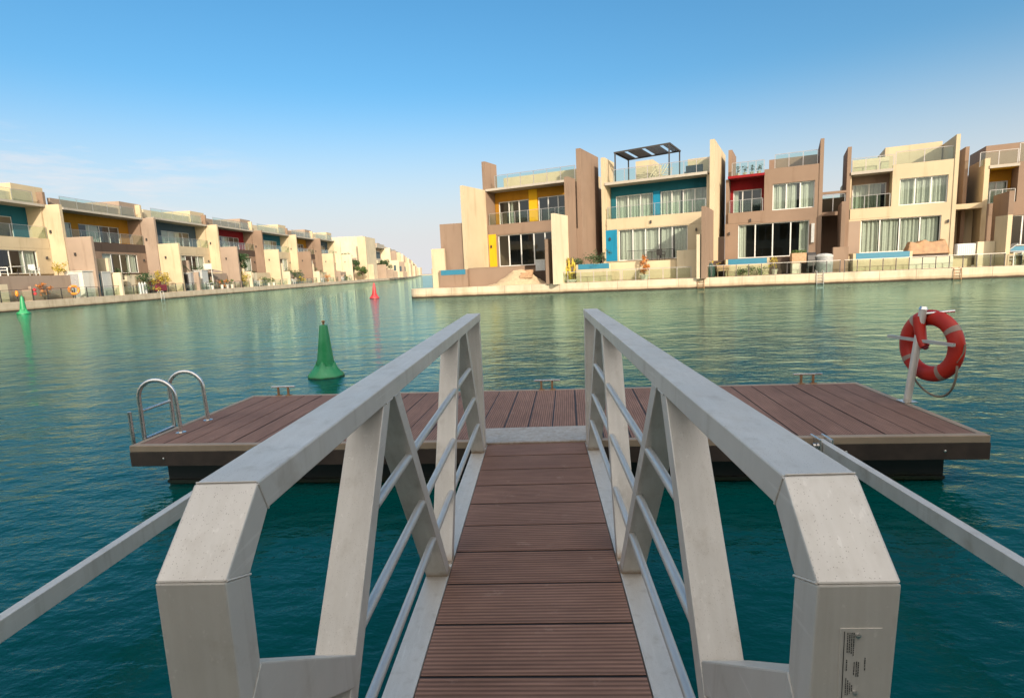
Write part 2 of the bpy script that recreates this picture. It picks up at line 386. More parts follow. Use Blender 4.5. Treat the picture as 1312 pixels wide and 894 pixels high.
# land at the far end of the canal and the shore the photographer stands on
mb = MB(); mb.prism([(-400, 900), (1500, 620), (3800, 900), (3800, 2200), (-400, 2200)], 2, -2, .9); tag(mb.build("far_land", 'ground'), kind='structure')
mb = MB(); mb.prism([(-3900, 1500), (-300, 1150), (-300, 4500), (-3900, 4500)], 2, -2, .9); tag(mb.build("far_bank", 'ground'), kind='structure')
mb = MB(); mb.prism([(-120, -60), (120, -60), (120, -1.2), (-120, -1.2)], 2, -2, .9); tag(mb.build("near_shore", 'quay'), kind='structure')

# ------------------------------------------------------------------ villa parts
def window(root, F, x0, x1, z0, z1, y, n, curt=(), fr='frame', vert=None):
    m = MB(F); t = .07
    m.box(x0, x1, y, y+.09, z0, z0+t); m.box(x0, x1, y, y+.09, z1-t, z1)
    m.box(x0, x0+t, y, y+.09, z0+t, z1-t); m.box(x1-t, x1, y, y+.09, z0+t, z1-t)
    cuts = vert if vert else [x0+(x1-x0)*i/n for i in range(1, n)]
    for c in cuts: m.box(c-.045, c+.045, y-.01, y+.08, z0+t, z1-t)
    f = m.build("window", fr, root)
    MB(F).add([(x0+.03, y+.05, z0+.03), (x1-.03, y+.05, z0+.03), (x1-.03, y+.05, z1-.03), (x0+.03, y+.05, z1-.03)], [(0, 1, 2, 3)]).build("glass", 'glass', f)
    for a, b in curt:
        xa, xb = x0+(x1-x0)*a+.04, x0+(x1-x0)*b-.04; k = max(8, int((xb-xa)/.035)); vs_ = []; fs = []
        ph = random.random()*6
        for i in range(k+1):
            xx = xa+(xb-xa)*i/k; yy = y+.24+.05*math.sin(xx*17+ph+1.5*math.sin(xx*4.3+ph))+.02*math.sin(xx*41)
            vs_ += [(xx, yy, z0+.02), (xx+.02*math.sin(xx*9), yy+.015, z1-.02)]
            if i: fs.append((2*i-2, 2*i, 2*i+1, 2*i-1))
        MB(F).add(vs_, fs).build("curtain", 'curtain', f, True)
    return f
def railing(root, F, x0, x1, y, z0, z1, n, y1=None, y1l=None, name="railing"):
    m = MB(F); m.box(x0, x1, y-.03, y+.03, z1, z1+.04)
    if y1: m.box(x1-.03, x1+.03, y+.03, y1, z1, z1+.04)
    if y1l: m.box(x0-.03, x0+.03, y+.03, y1l, z1, z1+.04)
    for i in range(n+1):
        c = x0+(x1-x0)*i/n; m.box(c-.025, c+.025, y-.022, y+.022, z0, z1)
    r = m.build(name, 'steel', root)
    g = MB(F)
    for i in range(n):
        a = x0+(x1-x0)*i/n+.05; b = x0+(x1-x0)*(i+1)/n-.05; g.box(a, b, y-.006, y+.006, z0+.06, z1-.05)
    if y1: g.box(x1-.006, x1+.006, y+.08, y1, z0+.06, z1-.05)
    if y1l: g.box(x0-.006, x0+.006, y+.08, y1l, z0+.06, z1-.05)
    g.build("glass_panel", 'rail', r)
    return r
def lamp(root, F, x, y, z, k=1.0):
    MB(F).box(x-.06*k, x+.06*k, y-.12*k, y-.004, z-.10*k, z+.10*k).box(x-.03*k, x+.03*k, y-.15*k, y-.02*k, z+.101*k, z+.15*k).build("wall_lamp", 'dark', root)

def villa(label, F, x0, W, y, P, cat="villa", group=None, name="villa"):
    """x0,y: left front corner in the frame F; z levels and openings in P (x measured from x0)."""
    g = P.get
    k = g('k', 1.0); zf, zb0, zb1, zs0, zs1 = g('z'); D = g('D', 9.0)*k; rd = 1.5*k
    z0 = g('z0', .71)
    root = thing(name, label, cat, (x0+W/2, y+D/2, z0), F, group)
    G = F @ Matrix.Translation((x0, y, 0))
    main = g('main')
    b0, b1 = g('balc'); bx = g('box')
    # body: ground-floor front, flush upper front, sides, back
    m = MB(G)
    gh = [w_[:4] for w_ in g('gw', [])]
    m.holed(0, W, zf, zb0, .02, .28, gh)
    if bx:
        m.holed(bx[0], bx[1], zb0, g('ztop', zs0+.0), .02, .28, [w_[:4] for w_ in g('bw', [])])
        sx0 = bx[0] if bx[0] > b0 else bx[1]-.25
        m.box(sx0, sx0+.25, .301, rd+.3, zb1+.002, zs0-.002)
    m.box(0, .25, .301, D, z0, zs0-.003); m.box(W-.25, W, .301, D, z0, zs0-.003); m.box(.251, W-.251, D-.25, D, z0, zs0-.003)
    m.box(0.251, W-.251, .32, D-.26, z0, zf-.004)
    m.build("wall", main, root)
    if g('band', True):
        m = MB(G); m.box(b0, b1, 0, rd+.3, zb0+.004, zb1); m.build("balcony_slab", g('bandm', main), root)
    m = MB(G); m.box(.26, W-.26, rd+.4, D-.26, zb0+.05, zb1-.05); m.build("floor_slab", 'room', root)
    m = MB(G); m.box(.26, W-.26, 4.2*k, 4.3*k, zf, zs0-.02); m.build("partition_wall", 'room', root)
    # recessed upper wall in the accent colour
    m = MB(G); m.holed(b0+.02, b1-.02, zb1+.002, zs0-.004, rd, .25, [w_[:4] for w_ in g('uw', [])]); m.build("accent_wall", g('acc'), root)
    # roof slab: the balcony part juts out
    m = MB(G); m.box(b0-.05, b1+.02, -.12*k, D, zs0, zs1)
    if bx:
        e0, e1 = (bx[0]+.021, bx[1]) if bx[0] > b0 else (bx[0], bx[1]-.051)
        m.box(e0, e1, .301, D, zs0, zs1)
    m.build("roof_slab", g('slabm', 'slab'), root)
    if g('sof'):
        m = MB(G); m.box(b0+.03, b1-.03, .05, rd-.004, zs0-.03, zs0-.004); m.build("soffit", g('sof'), root)
    for w_ in g('gw', []): window(root, G, *w_[:4], .14, w_[4], w_[5], vert=w_[6] if len(w_) > 6 else None)
    for w_ in g('bw', []): window(root, G, *w_[:4], .16, w_[4], w_[5])
    for w_ in g('uw', []): window(root, G, *w_[:4], rd+.1, w_[4], w_[5])
    for q in g('panel', []): m = MB(G); m.box(q[0], q[1], -.004, .016, q[2], q[3]); m.build("colour_panel", q[4], root)
    if g('brail', True): railing(root, G, b0+.12, b1-.1, .08, zb1, zb1+1.0*k, g('bn', 4), name="balcony_railing")
    rl = g('rrail')
    if rl: 
        for q in rl: railing(root, G, q[0], q[1], q[2], zs1 if len(q) < 6 else q[5], q[3], q[4], y1=q[6] if len(q) > 6 else None, name="roof_railing")
    for q in g('fin', []):   # x, y0, y1, z0, z1, thickness, material
        m = MB(G); m.box(q[0], q[0]+q[5], q[1], q[2], q[3], q[4]); m.build("privacy_wall", q[6], root)
    for q in g('blk', []): m = MB(G); m.box(q[0], q[1], q[2], q[3], zs1+.004, q[4]); m.build("stair_block", q[5], root)
    for q in g('lamps', []): lamp(root, G, *q, k=k)
    return root, G
C4 = [(.0, .98)]

# ------------------------------------------------------------------ right row
# corner villa, yellow accents
H1, G1 = villa("brown corner villa with yellow walls and stepped privacy walls at the quay end", FR, -25.3, 9.0, 45.0, dict(
    z=(2.32, 5.25, 6.14, 9.15, 9.34), main='brown', acc='orange', balc=(.35, 8.35), bn=6, rrail=[(1.15, 8.8, .22, 10.44, 6)],
    gw=[(1.27, 6.68, 2.36, 5.16, 5, [], [2.34, 3.55, 4.83, 5.9])],
    uw=[(.72, 3.85, 6.2, 8.3, 3, [(.34, .45)]), (4.75, 7.62, 6.2, 8.35, 3, [])],
    panel=[(.08, 1.1, 2.37, 5.3, 'yellow')], lamps=[(.6, -.01, 4.2), (8.0, .0, 4.3)],
    fin=[(-.02, -.02, 2.2, .72, 11.8, .34, 'brown'), (8.98, .1, 4.9, .72, 11.75, .38, 'brown'), (8.55, -1.7, -.02, 2.3, 9.3, .34, 'brown'),
         (-.06, -3.9, -.03, .72, 9.27, .30, 'cream'), (8.5, -4.6, -.9, .72, 6.2, .28, 'cream2'), (7.72, -4.2, -2.4, .72, 4.3, .26, 'brown')],
    blk=[(.7, 8.3, 2.8, 8.9, 10.62, 'cream')]))
m = MB(G1); m.box(4.72-.87, 4.72-.02, 1.482, 1.497, 6.15, 9.1); m.build("colour_panel", 'yellow', H1)  # pillar of the same yellow recess wall, its sunlit tone put into the colour
m = MB(FQ); m.box(-9.0, -6.75, 2.2, 2.5, .72, 6.2); m.build("privacy_wall", 'brown', H1)
m = MB(FQ); m.box(-9.7, -8.52, 1.6, 1.88, .72, 4.1); m.build("privacy_wall", 'cream', H1)
m = MB(FQ); m.box(-6.45, -1.55, 1.8, 2.05, .72, 2.27); m.box(-6.455, -1.545, 1.78, 2.07, 2.271, 2.33); m.build("terrace_wall", 'brown', H1)
# second villa, teal accents, pergola
H2, G2 = villa("cream villa with teal upper walls, long balcony and a slatted roof pergola", FR, -15.0, 8.9, 48.0, dict(
    z=(2.3, 5.1, 6.02, 8.92, 9.14), main='cream', acc='teal', balc=(.3, 8.7), bn=8, slabm='slab', rrail=[(.9, 8.85, .3, 10.18, 8)],
    gw=[(1.36, 7.2, 2.36, 5.03, 5, [(0, .60), (.61, .80), (.81, 1)], [2.6, 3.7, 4.86, 5.94])],
    uw=[(.75, 4.05, 6.08, 8.1, 3, [(0, 1)]), (4.7, 8.5, 6.08, 8.12, 4, [(0, .45), (.5, .98)])],
    panel=[(.1, 1.24, 2.37, 5.08, 'blue')], lamps=[(.62, -.01, 4.3), (4.2, .0, 5.5), (7.9, .0, 4.6)],
    fin=[(-.1, -.02, 3.0, .72, 11.3, .32, 'cream'), (8.92, .0, 8.0, .72, 11.55, .36, 'cream'),
         (8.95, -4.7, -.1, .72, 6.0, .30, 'brown'), (8.6, -4.6, -2.6, .72, 4.0, .26, 'cream2')],
    blk=[(1.7, 3.3, 5, 8.8, 11.5, 'cream'), (6.4, 8.7, 5, 8.8, 11.1, 'cream')]))
m = MB(G2); m.box(4.08, 4.66, 1.482, 1.497, 6.05, 8.2); m.build("colour_panel", 'blue', H2)  # pillar of the teal wall, direct sun put into its brighter colour
m = MB(FQ); m.box(2.9, 12.0, 2.3, 2.55, .72, 2.24); m.build("terrace_wall", 'cream', H2)
m = MB(FQ); m.box(10.8, 12.25, 2.0, 2.26, .72, 2.95); m.build("privacy_wall", 'cream2', H2)
# third villa, red accents
H3, G3 = villa("brown villa with a red recessed balcony and plants along its roof glass", FR, -5.2, 7.1, 51.0, dict(
    z=(2.08, 5.05, 5.93, 8.75, 8.95), main='brown', acc='red', balc=(.25, 3.0), box=(3.0, 7.1), bn=3, ztop=9.2, slabm='red',
    rrail=[(.5, 2.95, .25, 10.0, 4), (3.75, 6.8, .4, 10.3, 3, 9.0)],
    gw=[(1.05, 6.35, 2.1, 4.9, 4, [(0, .12), (.86, 1)])], bw=[(3.63, 6.65, 5.87, 7.96, 3, [(0, .32), (.34, .60), (.66, .99)])],
    uw=[(.5, 2.75, 5.98, 7.9, 3, [(0, .2)])], lamps=[(.35, 0, 4.2), (2.0, .0, 5.2)],
    fin=[(6.95, -.03, 5.0, .72, 11.05, .26, 'brown'), (.1, 1.2, 5, 8.96, 11.3, .3, 'brown')],
    blk=[(3.2, 6.9, 3.5, 8.8, 10.45, 'brown')]))
m = MB(G3); m.box(6.5, 6.72, -.25, -.02, 3.1, 4.6); m.build("wall_cabinet", 'tub', H3)
m = MB(FQ); m.box(13.4, 22.0, 2.6, 2.85, .72, 2.0); m.build("terrace_wall", 'dbrown', H3)
m = MB(G3); m.box(-.72, -.02, -.1, .02, 2.0, 4.0)
for i in range(12): m.box(-.68+i*.055, -.65+i*.055, -.13, -.1, 2.05, 3.95)
m.build("slatted_gate", 'dbrown', H3)
# link between third and fourth villa
m = MB(FR); m.box(2.05, 4.0, 54.0, 57.0, 5.3, 5.6); m.box(2.05, 3.9, 53.95, 54.2, 7.05, 7.25); m.box(2.05, 4.05, 57.2, 57.4, .72, 7.0)
m.build("link_bridge", 'brown', H3)
railing(H3, FR, 2.06, 3.75, 54.05, 5.6, 6.95, 2, name="bridge_railing")
# fourth villa
H4, G4 = villa("cream villa with pale curtained windows, set between two brown villas on the right", FR, 3.95, 7.05, 54.0, dict(
    z=(2.06, 4.85, 5.68, 8.4, 8.62), main='cream', acc='brown', balc=(.2, 3.0), box=(3.0, 7.05), bn=3, ztop=8.86,
    rrail=[(.25, 3.05, .22, 9.68, 3), (3.2, 6.9, .35, 9.85, 2, 8.7)],
    gw=[(1.0, 6.3, 2.08, 4.73, 4, [(0, .24), (.26, .49), (.51, .745), (.76, .985)])],
    bw=[(3.5, 6.58, 5.68, 7.74, 3, [(0, .99)])],
    uw=[(.42, 2.8, 5.72, 7.74, 2, [(0, .88)])], lamps=[(6.72, 0, 4.2)],
    fin=[(-.13, -.02, 4.6, .72, 10.65, .27, 'brown'), (6.9, -.03, 5.0, .72, 10.62, .25, 'cream'), (-.7, -4.5, -.4, .72, 6.0, .26, 'brown')],
    panel=[(.06, .95, 2.1, 4.7, 'pink')],
    blk=[(2.9, 6.8, 4.0, 8.8, 10.86, 'cream'), (.3, 2.85, 1.2, 1.5, 9.72, 'cream2')]))
m = MB(FQ); m.box(22.05, 23.1, 2.0, 2.26, .72, 2.6); m.build("privacy_wall", 'brown', H4)
m = MB(FQ); m.box(23.2, 31.3, 2.5, 2.75, .72, 1.55); m.build("terrace_wall", 'cream', H4)
m = MB(FQ); m.box(31.35, 32.42, 2.0, 2.26, .72, 2.5); m.build("privacy_wall", 'cream2', H4)
m = MB(FR); m.box(11.02, 13.3, 56.5, 59.0, 5.2, 5.6); m.box(11.02, 13.3, 59.0, 59.2, .72, 5.2); m.build("link_bridge", 'cream', H4)
# fifth villa, cut by the frame
H5, G5 = villa("brown villa at the right picture edge with an ochre balcony recess", FR, 13.5, 7.0, 57.0, dict(
    z=(2.1, 4.6, 5.5, 8.2, 8.42), main='brown', acc='orange', balc=(.2, 1.95), box=(1.95, 7.0), bn=2, ztop=8.5, sof='yellow',
    rrail=[(-.4, 1.9, .25, 9.5, 2), (2.0, 6.6, .3, 9.9, 4, 8.46)],
    gw=[(1.2, 6.2, 2.12, 4.46, 4, [(0, .15), (.8, 1)])], bw=[(2.8, 6.3, 5.5, 7.5, 3, [(0, .99)])],
    uw=[(.35, 1.75, 5.55, 7.3, 2, [(0, .95)])],
    fin=[(-.15, -.05, 4.5, .72, 9.0, .32, 'cream'), (-1.2, 1.0, 6.5, .72, 10.2, .25, 'brown'), (.45, -4.0, -.4, .72, 6.05, .3, 'brown'), (6.9, -.03, 5.0, .72, 10.2, .25, 'brown')],
    blk=[(.8, 6.8, 4.0, 8.8, 10.5, 'brown')]))
m = MB(FQ); m.box(32.45, 32.72, .9, 2.26, .72, 4.2); m.build("privacy_wall", 'cream', H5)
m = MB(FQ); m.box(32.75, 40.0, 2.5, 2.75, .72, 1.6); m.build("terrace_wall", 'brown', H5)
# sixth villa, just outside the frame, seen in the water
H6, G6 = villa("cream villa beyond the right picture edge", FR, 21.2, 7.6, 60.0, dict(
    z=(2.1, 4.6, 5.5, 8.2, 8.42), main='cream', acc='teal', balc=(.2, 7.3), bn=6, rrail=[(.4, 7, .25, 9.5, 5)],
    gw=[(1.2, 6.2, 2.12, 4.46, 4, [(0, .5)])], uw=[(.5, 3.2, 5.55, 7.5, 3, [(0, .95)]), (3.8, 7, 5.55, 7.5, 3, [])],
    fin=[(-.15, -3, 4.5, .72, 9.6, .3, 'brown')], blk=[(1, 6, 4, 8.8, 10.5, 'cream')]))
# pergola on the second villa's roof
pg = thing("pergola", "dark slatted metal pergola on the cream villa's roof terrace", "pergola", (-11.5, 49.6, 9.14), FR)
for (px_, py_, zt) in ((-13.95, 48.45, 11.62), (-9.35, 48.45, 11.76), (-8.95, 51.0, 11.5), (-13.45, 51.0, 11.34)):
    m = MB(FR); m.box(px_-.05, px_+.05, py_-.05, py_+.05, 9.146, zt-.03); m.build("post", 'dark', pg)
m = MB(FR); m.bar((-14.05, 48.45, 11.65), (-9.25, 48.45, 11.8), .1, .12); m.bar((-13.55, 51.0, 11.38), (-8.85, 51.0, 11.54), .1, .12)
m.bar((-14.0, 48.45, 11.65), (-13.45, 51.0, 11.38), .1, .12); m.bar((-9.3, 48.45, 11.79), (-8.9, 51.0, 11.53), .1, .12); m.build("frame", 'dark', pg)
m = MB(FR)
for i in range(34):
    t = i/33
    if i % 11 in (5, 6): continue
    a = Vector((-13.9+4.55*t, 48.5, 11.70+.14*t)); b = Vector((-13.4+4.45*t, 50.95, 11.44+.15*t))
    m.bar(a, b, .085, .04)
m.build("slats", 'dark', pg)
fu = thing("roof_lounge_chair", "dark blue lounge seat beside the stair block on the pergola villa's roof", "lounge seat", (-7.7, 50.4, 9.14), FR)
m = MB(FR); m.box(-8.4, -7.0, 50.0, 50.8, 9.3, 9.6); m.build("seat", 'slate', fu); m = MB(FR); m.box(-8.4, -7.0, 50.8, 50.95, 9.3, 10.2); m.build("backrest", 'slate', fu)
m = MB(FR)
for xx in (-8.35, -7.05):
    for yy in (50.05, 50.75): m.box(xx-.04, xx+.04, yy-.04, yy+.04, 9.145, 9.3)
m.build("legs", 'dark', fu)
# slanted white slats leaning behind the roof glass
lt = MB(FR)
for i in range(6): lt.bar((-12.6+i*.06, 49.5+.3*i, 9.2+i*.18), (-9.5, 49.5+.3*i, 9.3+i*.18), .08, .05)
for i in range(5): lt.bar((-11.3+i*.25, 49.3, 9.2), (-10.7+i*.25, 49.9, 10.4), .06, .05)
tag(lt.build("timber_screen", 'cream2'), "pale slatted screen leaning under the roof pergola", "screen")

# ------------------------------------------------------------------ plants
def bush(name, label, cat, F, x, y, z, h, wd, leaf='leaf', n=500, size=.07, pot=None, group=None, stem=True, seed=1):
    rng = random.Random(seed)
    r = thing(name, label, cat, (x, y, z), F, group)
    zb = z
    if pot:
        pr, ph, pm = pot
        MB(F).lathe([(pr*.7, z), (pr*.95, z+ph*.8), (pr*1.05, z+ph*.82), (pr*1.05, z+ph), (pr*.9, z+ph), (pr*.85, z+ph*.9)], 20, (x, y, 0)).build("pot", pm, r, True)
        zb = z+ph*.9
    if stem:
        m = MB(F)
        for i in range(4):
            e = (x+rng.uniform(-.3, .3)*wd, y+rng.uniform(-.3, .3)*wd, zb+h*rng.uniform(.5, .85)); mid = (x+rng.uniform(-.1, .1)*wd, y, zb+h*.3)
            m.tube([(x, y, zb-.02), mid, e], [.03*h, .022*h, .008*h], 6)
        m.build("stem", 'bark', r)
    m = MB(F)
    cl = [(rng.gauss(0, .26)*wd, rng.gauss(0, .26)*wd, zb+h*rng.uniform(.22, .95), rng.uniform(.14, .3)*wd) for _ in range(14)]
    for i in range(n):
        c = rng.choice(cl); d = Vector((rng.gauss(0, 1), rng.gauss(0, 1), rng.gauss(0, 1))).normalized()*c[3]*rng.random()**.4
        m.leaf((x+c[0]+d.x, y+c[1]+d.y, max(zb+.03, c[2]+d.z*.9)), size*rng.uniform(.6, 1.4), rng)
    m.build("foliage", leaf, r)
    return r
def tree(name, label, F, x, y, z, h, wd, leaf='leafd', n=2200, size=.16, seed=1, group=None):
    rng = random.Random(seed); r = thing(name, label, "tree", (x, y, z), F, group)
    m = MB(F); m.tube([(x, y, z), (x+.05*wd, y, z+h*.3), (x+.02*wd, y, z+h*.62)], [.035*h, .026*h, .014*h], 8)
    cl = []
    for i in range(9):
        a = i*2.4; e = Vector((x+math.cos(a)*wd*rng.uniform(.15, .42), y+math.sin(a)*wd*rng.uniform(.15, .42), z+h*rng.uniform(.48, .93)))
        m.tube([(x+.03*wd, y, z+h*rng.uniform(.3, .5)), (Vector((x, y, z+h*.5))*.4+e*.6), e], [.014*h, .01*h, .004*h], 6); cl.append((e, wd*rng.uniform(.13, .24)))
    m.build("trunk", 'bark', r)
    m = MB(F)
    for i in range(n):
        c, q = rng.choice(cl); d = Vector((rng.gauss(0, 1), rng.gauss(0, 1), rng.gauss(0, .8))).normalized()*q*rng.random()**.4; m.leaf(c+d, size*rng.uniform(.6, 1.4), rng)
    m.build("crown", leaf, r); return r
def palm(label, F, x, y, z, h, fr, leaf='leafd', seed=2):
    rng = random.Random(seed); r = thing("palm_tree", label, "palm", (x, y, z), F)
    m = MB(F); m.tube([(x, y, z), (x+.1, y, z+h*.5), (x+.05, y, z+h)], [.13*fr, .09*fr, .08*fr], 8); m.build("trunk", 'bark', r)
    m = MB(F)
    for i in range(16):
        a = i*2.4+rng.random()*.4; e = rng.uniform(-.1, 1.1); pts = []
        for j in range(7):
            t = j/6; pts.append(Vector((x+.05+math.cos(a)*fr*t*math.cos(e*.6), y+math.sin(a)*fr*t*math.cos(e*.6), z+h+fr*(t*math.sin(e)-.75*t*t))))
        for j in range(6):
            d = (pts[j+1]-pts[j]); s_ = d.cross(Vector((0, 0, 1))).normalized()
            for q in (-1, 1):
                for kk in range(3):
                    p = pts[j]+d*(kk/3); wv = s_*q*fr*.22*math.sin(math.pi*(.12+.85*(j+kk/3)/6))+d*.6-Vector((0, 0, .06*fr)); m.add([p, p+d*.22, p+wv], [(0, 1, 2)])
    m.build("fronds", leaf, r); return r

# ------------------------------------------------------------------ right waterfront
GZ = .765
# plunge pools with tiled rims
def pool(label, x0, x1, y, z, zb=GZ, rim='cream', tile='tile', d=1.5, base=None):
    r = thing("plunge_pool", label, "pool", ((x0+x1)/2, y+d/2, zb), FQ)
    m = MB(FQ); m.box(x0-.18, x1+.18, y+.02, y+d, zb, z-.42); m.box(x0-.18, x0, y+.02, y+d, z-.419, z-.01); m.box(x1, x1+.18, y+.02, y+d, z-.419, z-.01); m.build("basin", base or rim, r)
    m = MB(FQ); m.box(x0+.002, x1-.002, y, y+.2, z-.418, z); m.build("tiled_rim", tile, r)
    m = MB(FQ); m.box(x0+.002, x1-.002, y+.203, y+d-.02, z-.3, z-.05); m.build("pool_water", 'tile', r)
pool("long blue tiled pool rim on a brown base by the yellow corner villa", -8.8, -6.6, 1.25, 2.24, base='brown', d=.9)
pool("blue tiled planter pool beneath shrubs at the pergola villa", 3.0, 5.5, 1.5, 2.2, d=.75)
pool("turquoise pool rim raised before the red balcony villa", 14.6, 17.4, 1.7, 2.06, d=.85)
pool("long blue tiled pool rim before the pale curtained cream villa", 23.5, 27.0, 1.7, 2.07, d=.75)
pool("blue pool rim beside the reclining lounger at the right edge", 33.2, 37.5, 1.7, 2.06, d=.75)
# heap of sand with steps below the yellow villa
sd_ = MB(FQ); rng = random.Random(4); nx, ny = 40, 12
prof = [(-4.7, .0), (-3.9, .2), (-3.3, .55), (-2.8, .9), (-2.3, 1.2), (-1.7, 1.25), (-1.0, .95), (-.5, .5), (0.1, .12), (.4, 0)]
def ph_(x):
    for (a, b), (c, d) in zip(prof, prof[1:]):
        if a <= x <= c: return b+(d-b)*(x-a)/(c-a)
    return 0
vs_ = []
for i in range(nx+1):
    for j in range(ny+1):
        X_ = -4.7+5.1*i/nx; t = j/ny; vs_.append((X_+.1*math.sin(j*1.3+i*.7), .55+1.2*t, GZ-.03+ph_(X_)*min(1, t*1.5)**.8+rng.uniform(0, .05)))
sd_.add(vs_, [(i*(ny+1)+j, (i+1)*(ny+1)+j, (i+1)*(ny+1)+j+1, i*(ny+1)+j+1) for i in range(nx) for j in range(ny)])
tag(sd_.build("sand_heap", 'sand', None, True), "pale sand heaped against the brown terrace wall under the yellow villa", "sand heap")
st = thing("garden_steps", "short flight of dark steps set in the sand heap", "steps", (-1.3, .9, 1.2), FQ)
for i in range(3): m = MB(FQ); m.box(-1.75+.03*i, -.75, .75+.28*i, 1.05+.28*i, 1.3+.2*i, 1.56+.2*i); m.build("step", 'wood', st)
ab = thing("white_cabinet", "white box cabinet standing outside the corner villa's glass doors", "cabinet", (-.2, 2.4, .8), FQ)
m = MB(FQ); m.box(-.68, .15, 2.25, 2.6, 1.84, 2.72); m.build("body", 'tub', ab, bevel=.02); m = MB(FQ); m.box(-.7, .17, 2.23, 2.62, 2.721, 2.78); m.build("lid", 'white', ab)
m = MB(FQ); m.box(-.9, .3, 2.1, 2.9, .765, 1.83); m.build("plinth", 'dbrown', ab)
pt = thing("cactus_plant", "tall branching cactus in a round white pot on the quay", "cactus", (2.3, 1.3, GZ), FQ)
MB(FQ).lathe([(.36, GZ), (.56, GZ+.2), (.58, GZ+.26), (.5, GZ+.26), (.48, GZ+.2)], 24, (2.35, 1.3, 0)).build("pot", 'white', pt, True)
m = MB(FQ); m.tube([(2.3, 1.3, .9), (2.32, 1.3, 1.7), (2.25, 1.3, 2.75)], [.12, .13, .09], 9)
for a, z_, l in ((.45, 1.5, .9), (-.4, 1.8, .8), (.3, 2.05, .7), (-.25, 1.35, .7)): m.tube([(2.3, 1.3, z_), (2.3+a*.8, 1.28, z_+.08), (2.3+a, 1.25, z_+l*.5), (2.3+a*.95, 1.25, z_+l)], [.07, .09, .09, .06], 8)
m.build("stem", 'leafy', pt, True)
m = MB(FQ)
for i in range(160):
    m.leaf((2.3+rng.gauss(0, .25), 1.3+rng.gauss(0, .15), rng.uniform(1.0, 1.5)), .07, rng)
for i in range(120): m.leaf((2.3+rng.gauss(0, .32), 1.3+rng.gauss(0, .12), rng.uniform(1.9, 2.8)), .06, rng)
m.build("foliage", 'leafy', pt)
for i, (xx, hh, ww, lab) in enumerate(((3.0, .55, .9, "low olive shrub at the left end of the blue planter pool"), (4.0, .75, 1.3, "wide dark shrub in the middle of the blue planter pool"), (5.0, 1.2, .9, "tallest dark shrub at the right end of the blue planter pool"))):
    bush("shrub", lab, "shrub", FQ, xx, 1.95, 2.155, hh, ww, 'leafd', 420, .06, seed=30+i, group="shrubs above the blue planter pool")
bush("potted_shrub", "russet leaved shrub in a square white pot before the cream terrace wall", "potted plant", FQ, 8.25, 1.5, GZ, 1.55, .85, 'leafr', 420, .085, (.36, .38, 'white'), seed=5)
m = MB(FQ)
for i in range(140): m.leaf((8.3+rng.gauss(0, .16), 1.45, rng.uniform(1.15, 1.6)), .06, rng)
# bistro balustrade and furniture on the pergola villa's terrace
bl = thing("terrace_balustrade", "thin dark metal balustrade on the pergola villa's terrace", "balustrade", (8.6, 2.9, 2.25), FQ)
m = MB(FQ); m.box(6.9, 10.6, 2.98, 3.01, 3.1, 3.14); m.box(6.9, 10.6, 2.98, 3.01, 2.36, 2.39); m.build("rail", 'dark', bl)
m = MB(FQ)
for i in range(38): m.box(6.9+i*.1-.008, 6.9+i*.1+.008, 2.985, 3.005, 2.25, 3.1)
m.build("bars", 'dark', bl)
def chair(label, F, x, y, z, mat='tub', ang=0, s=1.0, group=None):
    Fc = F @ Matrix.Translation((x, y, z)) @ Matrix.Rotation(R(ang), 4, 'Z') @ Matrix.Scale(s, 4)
    r = thing("garden_chair", label, "chair", (x, y, z), F, group)
    MB(Fc).box(-.25, .25, -.25, .25, .40, .45).build("seat", mat, r)
    m = MB(Fc)
    for i in range(5): m.box(-.24+i*.1, -.16+i*.1, .25, .28, .451, .9)
    m.build("backrest", mat, r)
    for a in (-.22, .22):
        for b in (-.22, .22): m = MB(Fc); m.box(a-.02, a+.02, b-.02, b+.02, 0, .399); m.build("leg", mat, r)
    m = MB(Fc)
    for a in (-.25, .25): m.box(a-.02, a+.02, -.24, .25, .62, .66); m.box(a-.02, a+.02, -.24, -.2, .45, .62)
    m.build("armrest", mat, r); return r
chair("dark bistro chair left of the cream block on the pergola terrace", FQ, 9.6, 2.7, 2.25, 'dark', 150)
def table(label, F, x, y, z, rad=.5, h=.74, mat='tub', s=1):
    r = thing("garden_table", label, "table", (x, y, z), F)
    MB(F).lathe([(rad, z+h-.04), (rad, z+h)], 24, (x, y, 0)).build("tabletop", mat, r)
    m = MB(F); m.tube([(x, y, z+.03), (x, y, z+h-.041)], .04, 8); m.build("pedestal", 'dark', r)
    MB(F).lathe([(rad*.6, z), (rad*.5, z+.03)], 16, (x, y, 0)).build("base", 'dark', r)
table("small dark bistro table on the pergola terrace", FQ, 8.9, 2.75, 2.25, .38, .74, 'dark')
# barbecue under dark green cover
bq = thing("covered_grill", "bulging dark green covered grill by the quay fence", "grill", (13.2, 1.5, GZ), FQ)
MB(FQ).lathe([(.42, GZ), (.46, GZ+.25), (.44, GZ+.55), (.36, GZ+.8), (.2, GZ+1.0), (.05, GZ+1.08)], 18, (13.2, 1.5, 0), lambda i, t, r, z: (r*(1+.07*math.sin(5*t+i)), z)).build("cover", 'dgreen', bq, True)
m = MB(FQ); m.tube([(12.95, 1.3, GZ+.95), (13.0, 1.25, GZ+1.2), (13.3, 1.25, GZ+1.22), (13.4, 1.3, GZ+.95)], .02, 6); m.build("handle", 'steel', bq)
bush("shrub", "yellow green shrub behind the dark green covered grill", "shrub", FQ, 13.7, 1.9, GZ, 1.35, .7, 'leafy', 260, .06, seed=8)
bn = thing("wooden_bench", "yellow wooden storage bench under the turquoise pool rim", "bench", (14.2, 1.3, GZ), FQ)
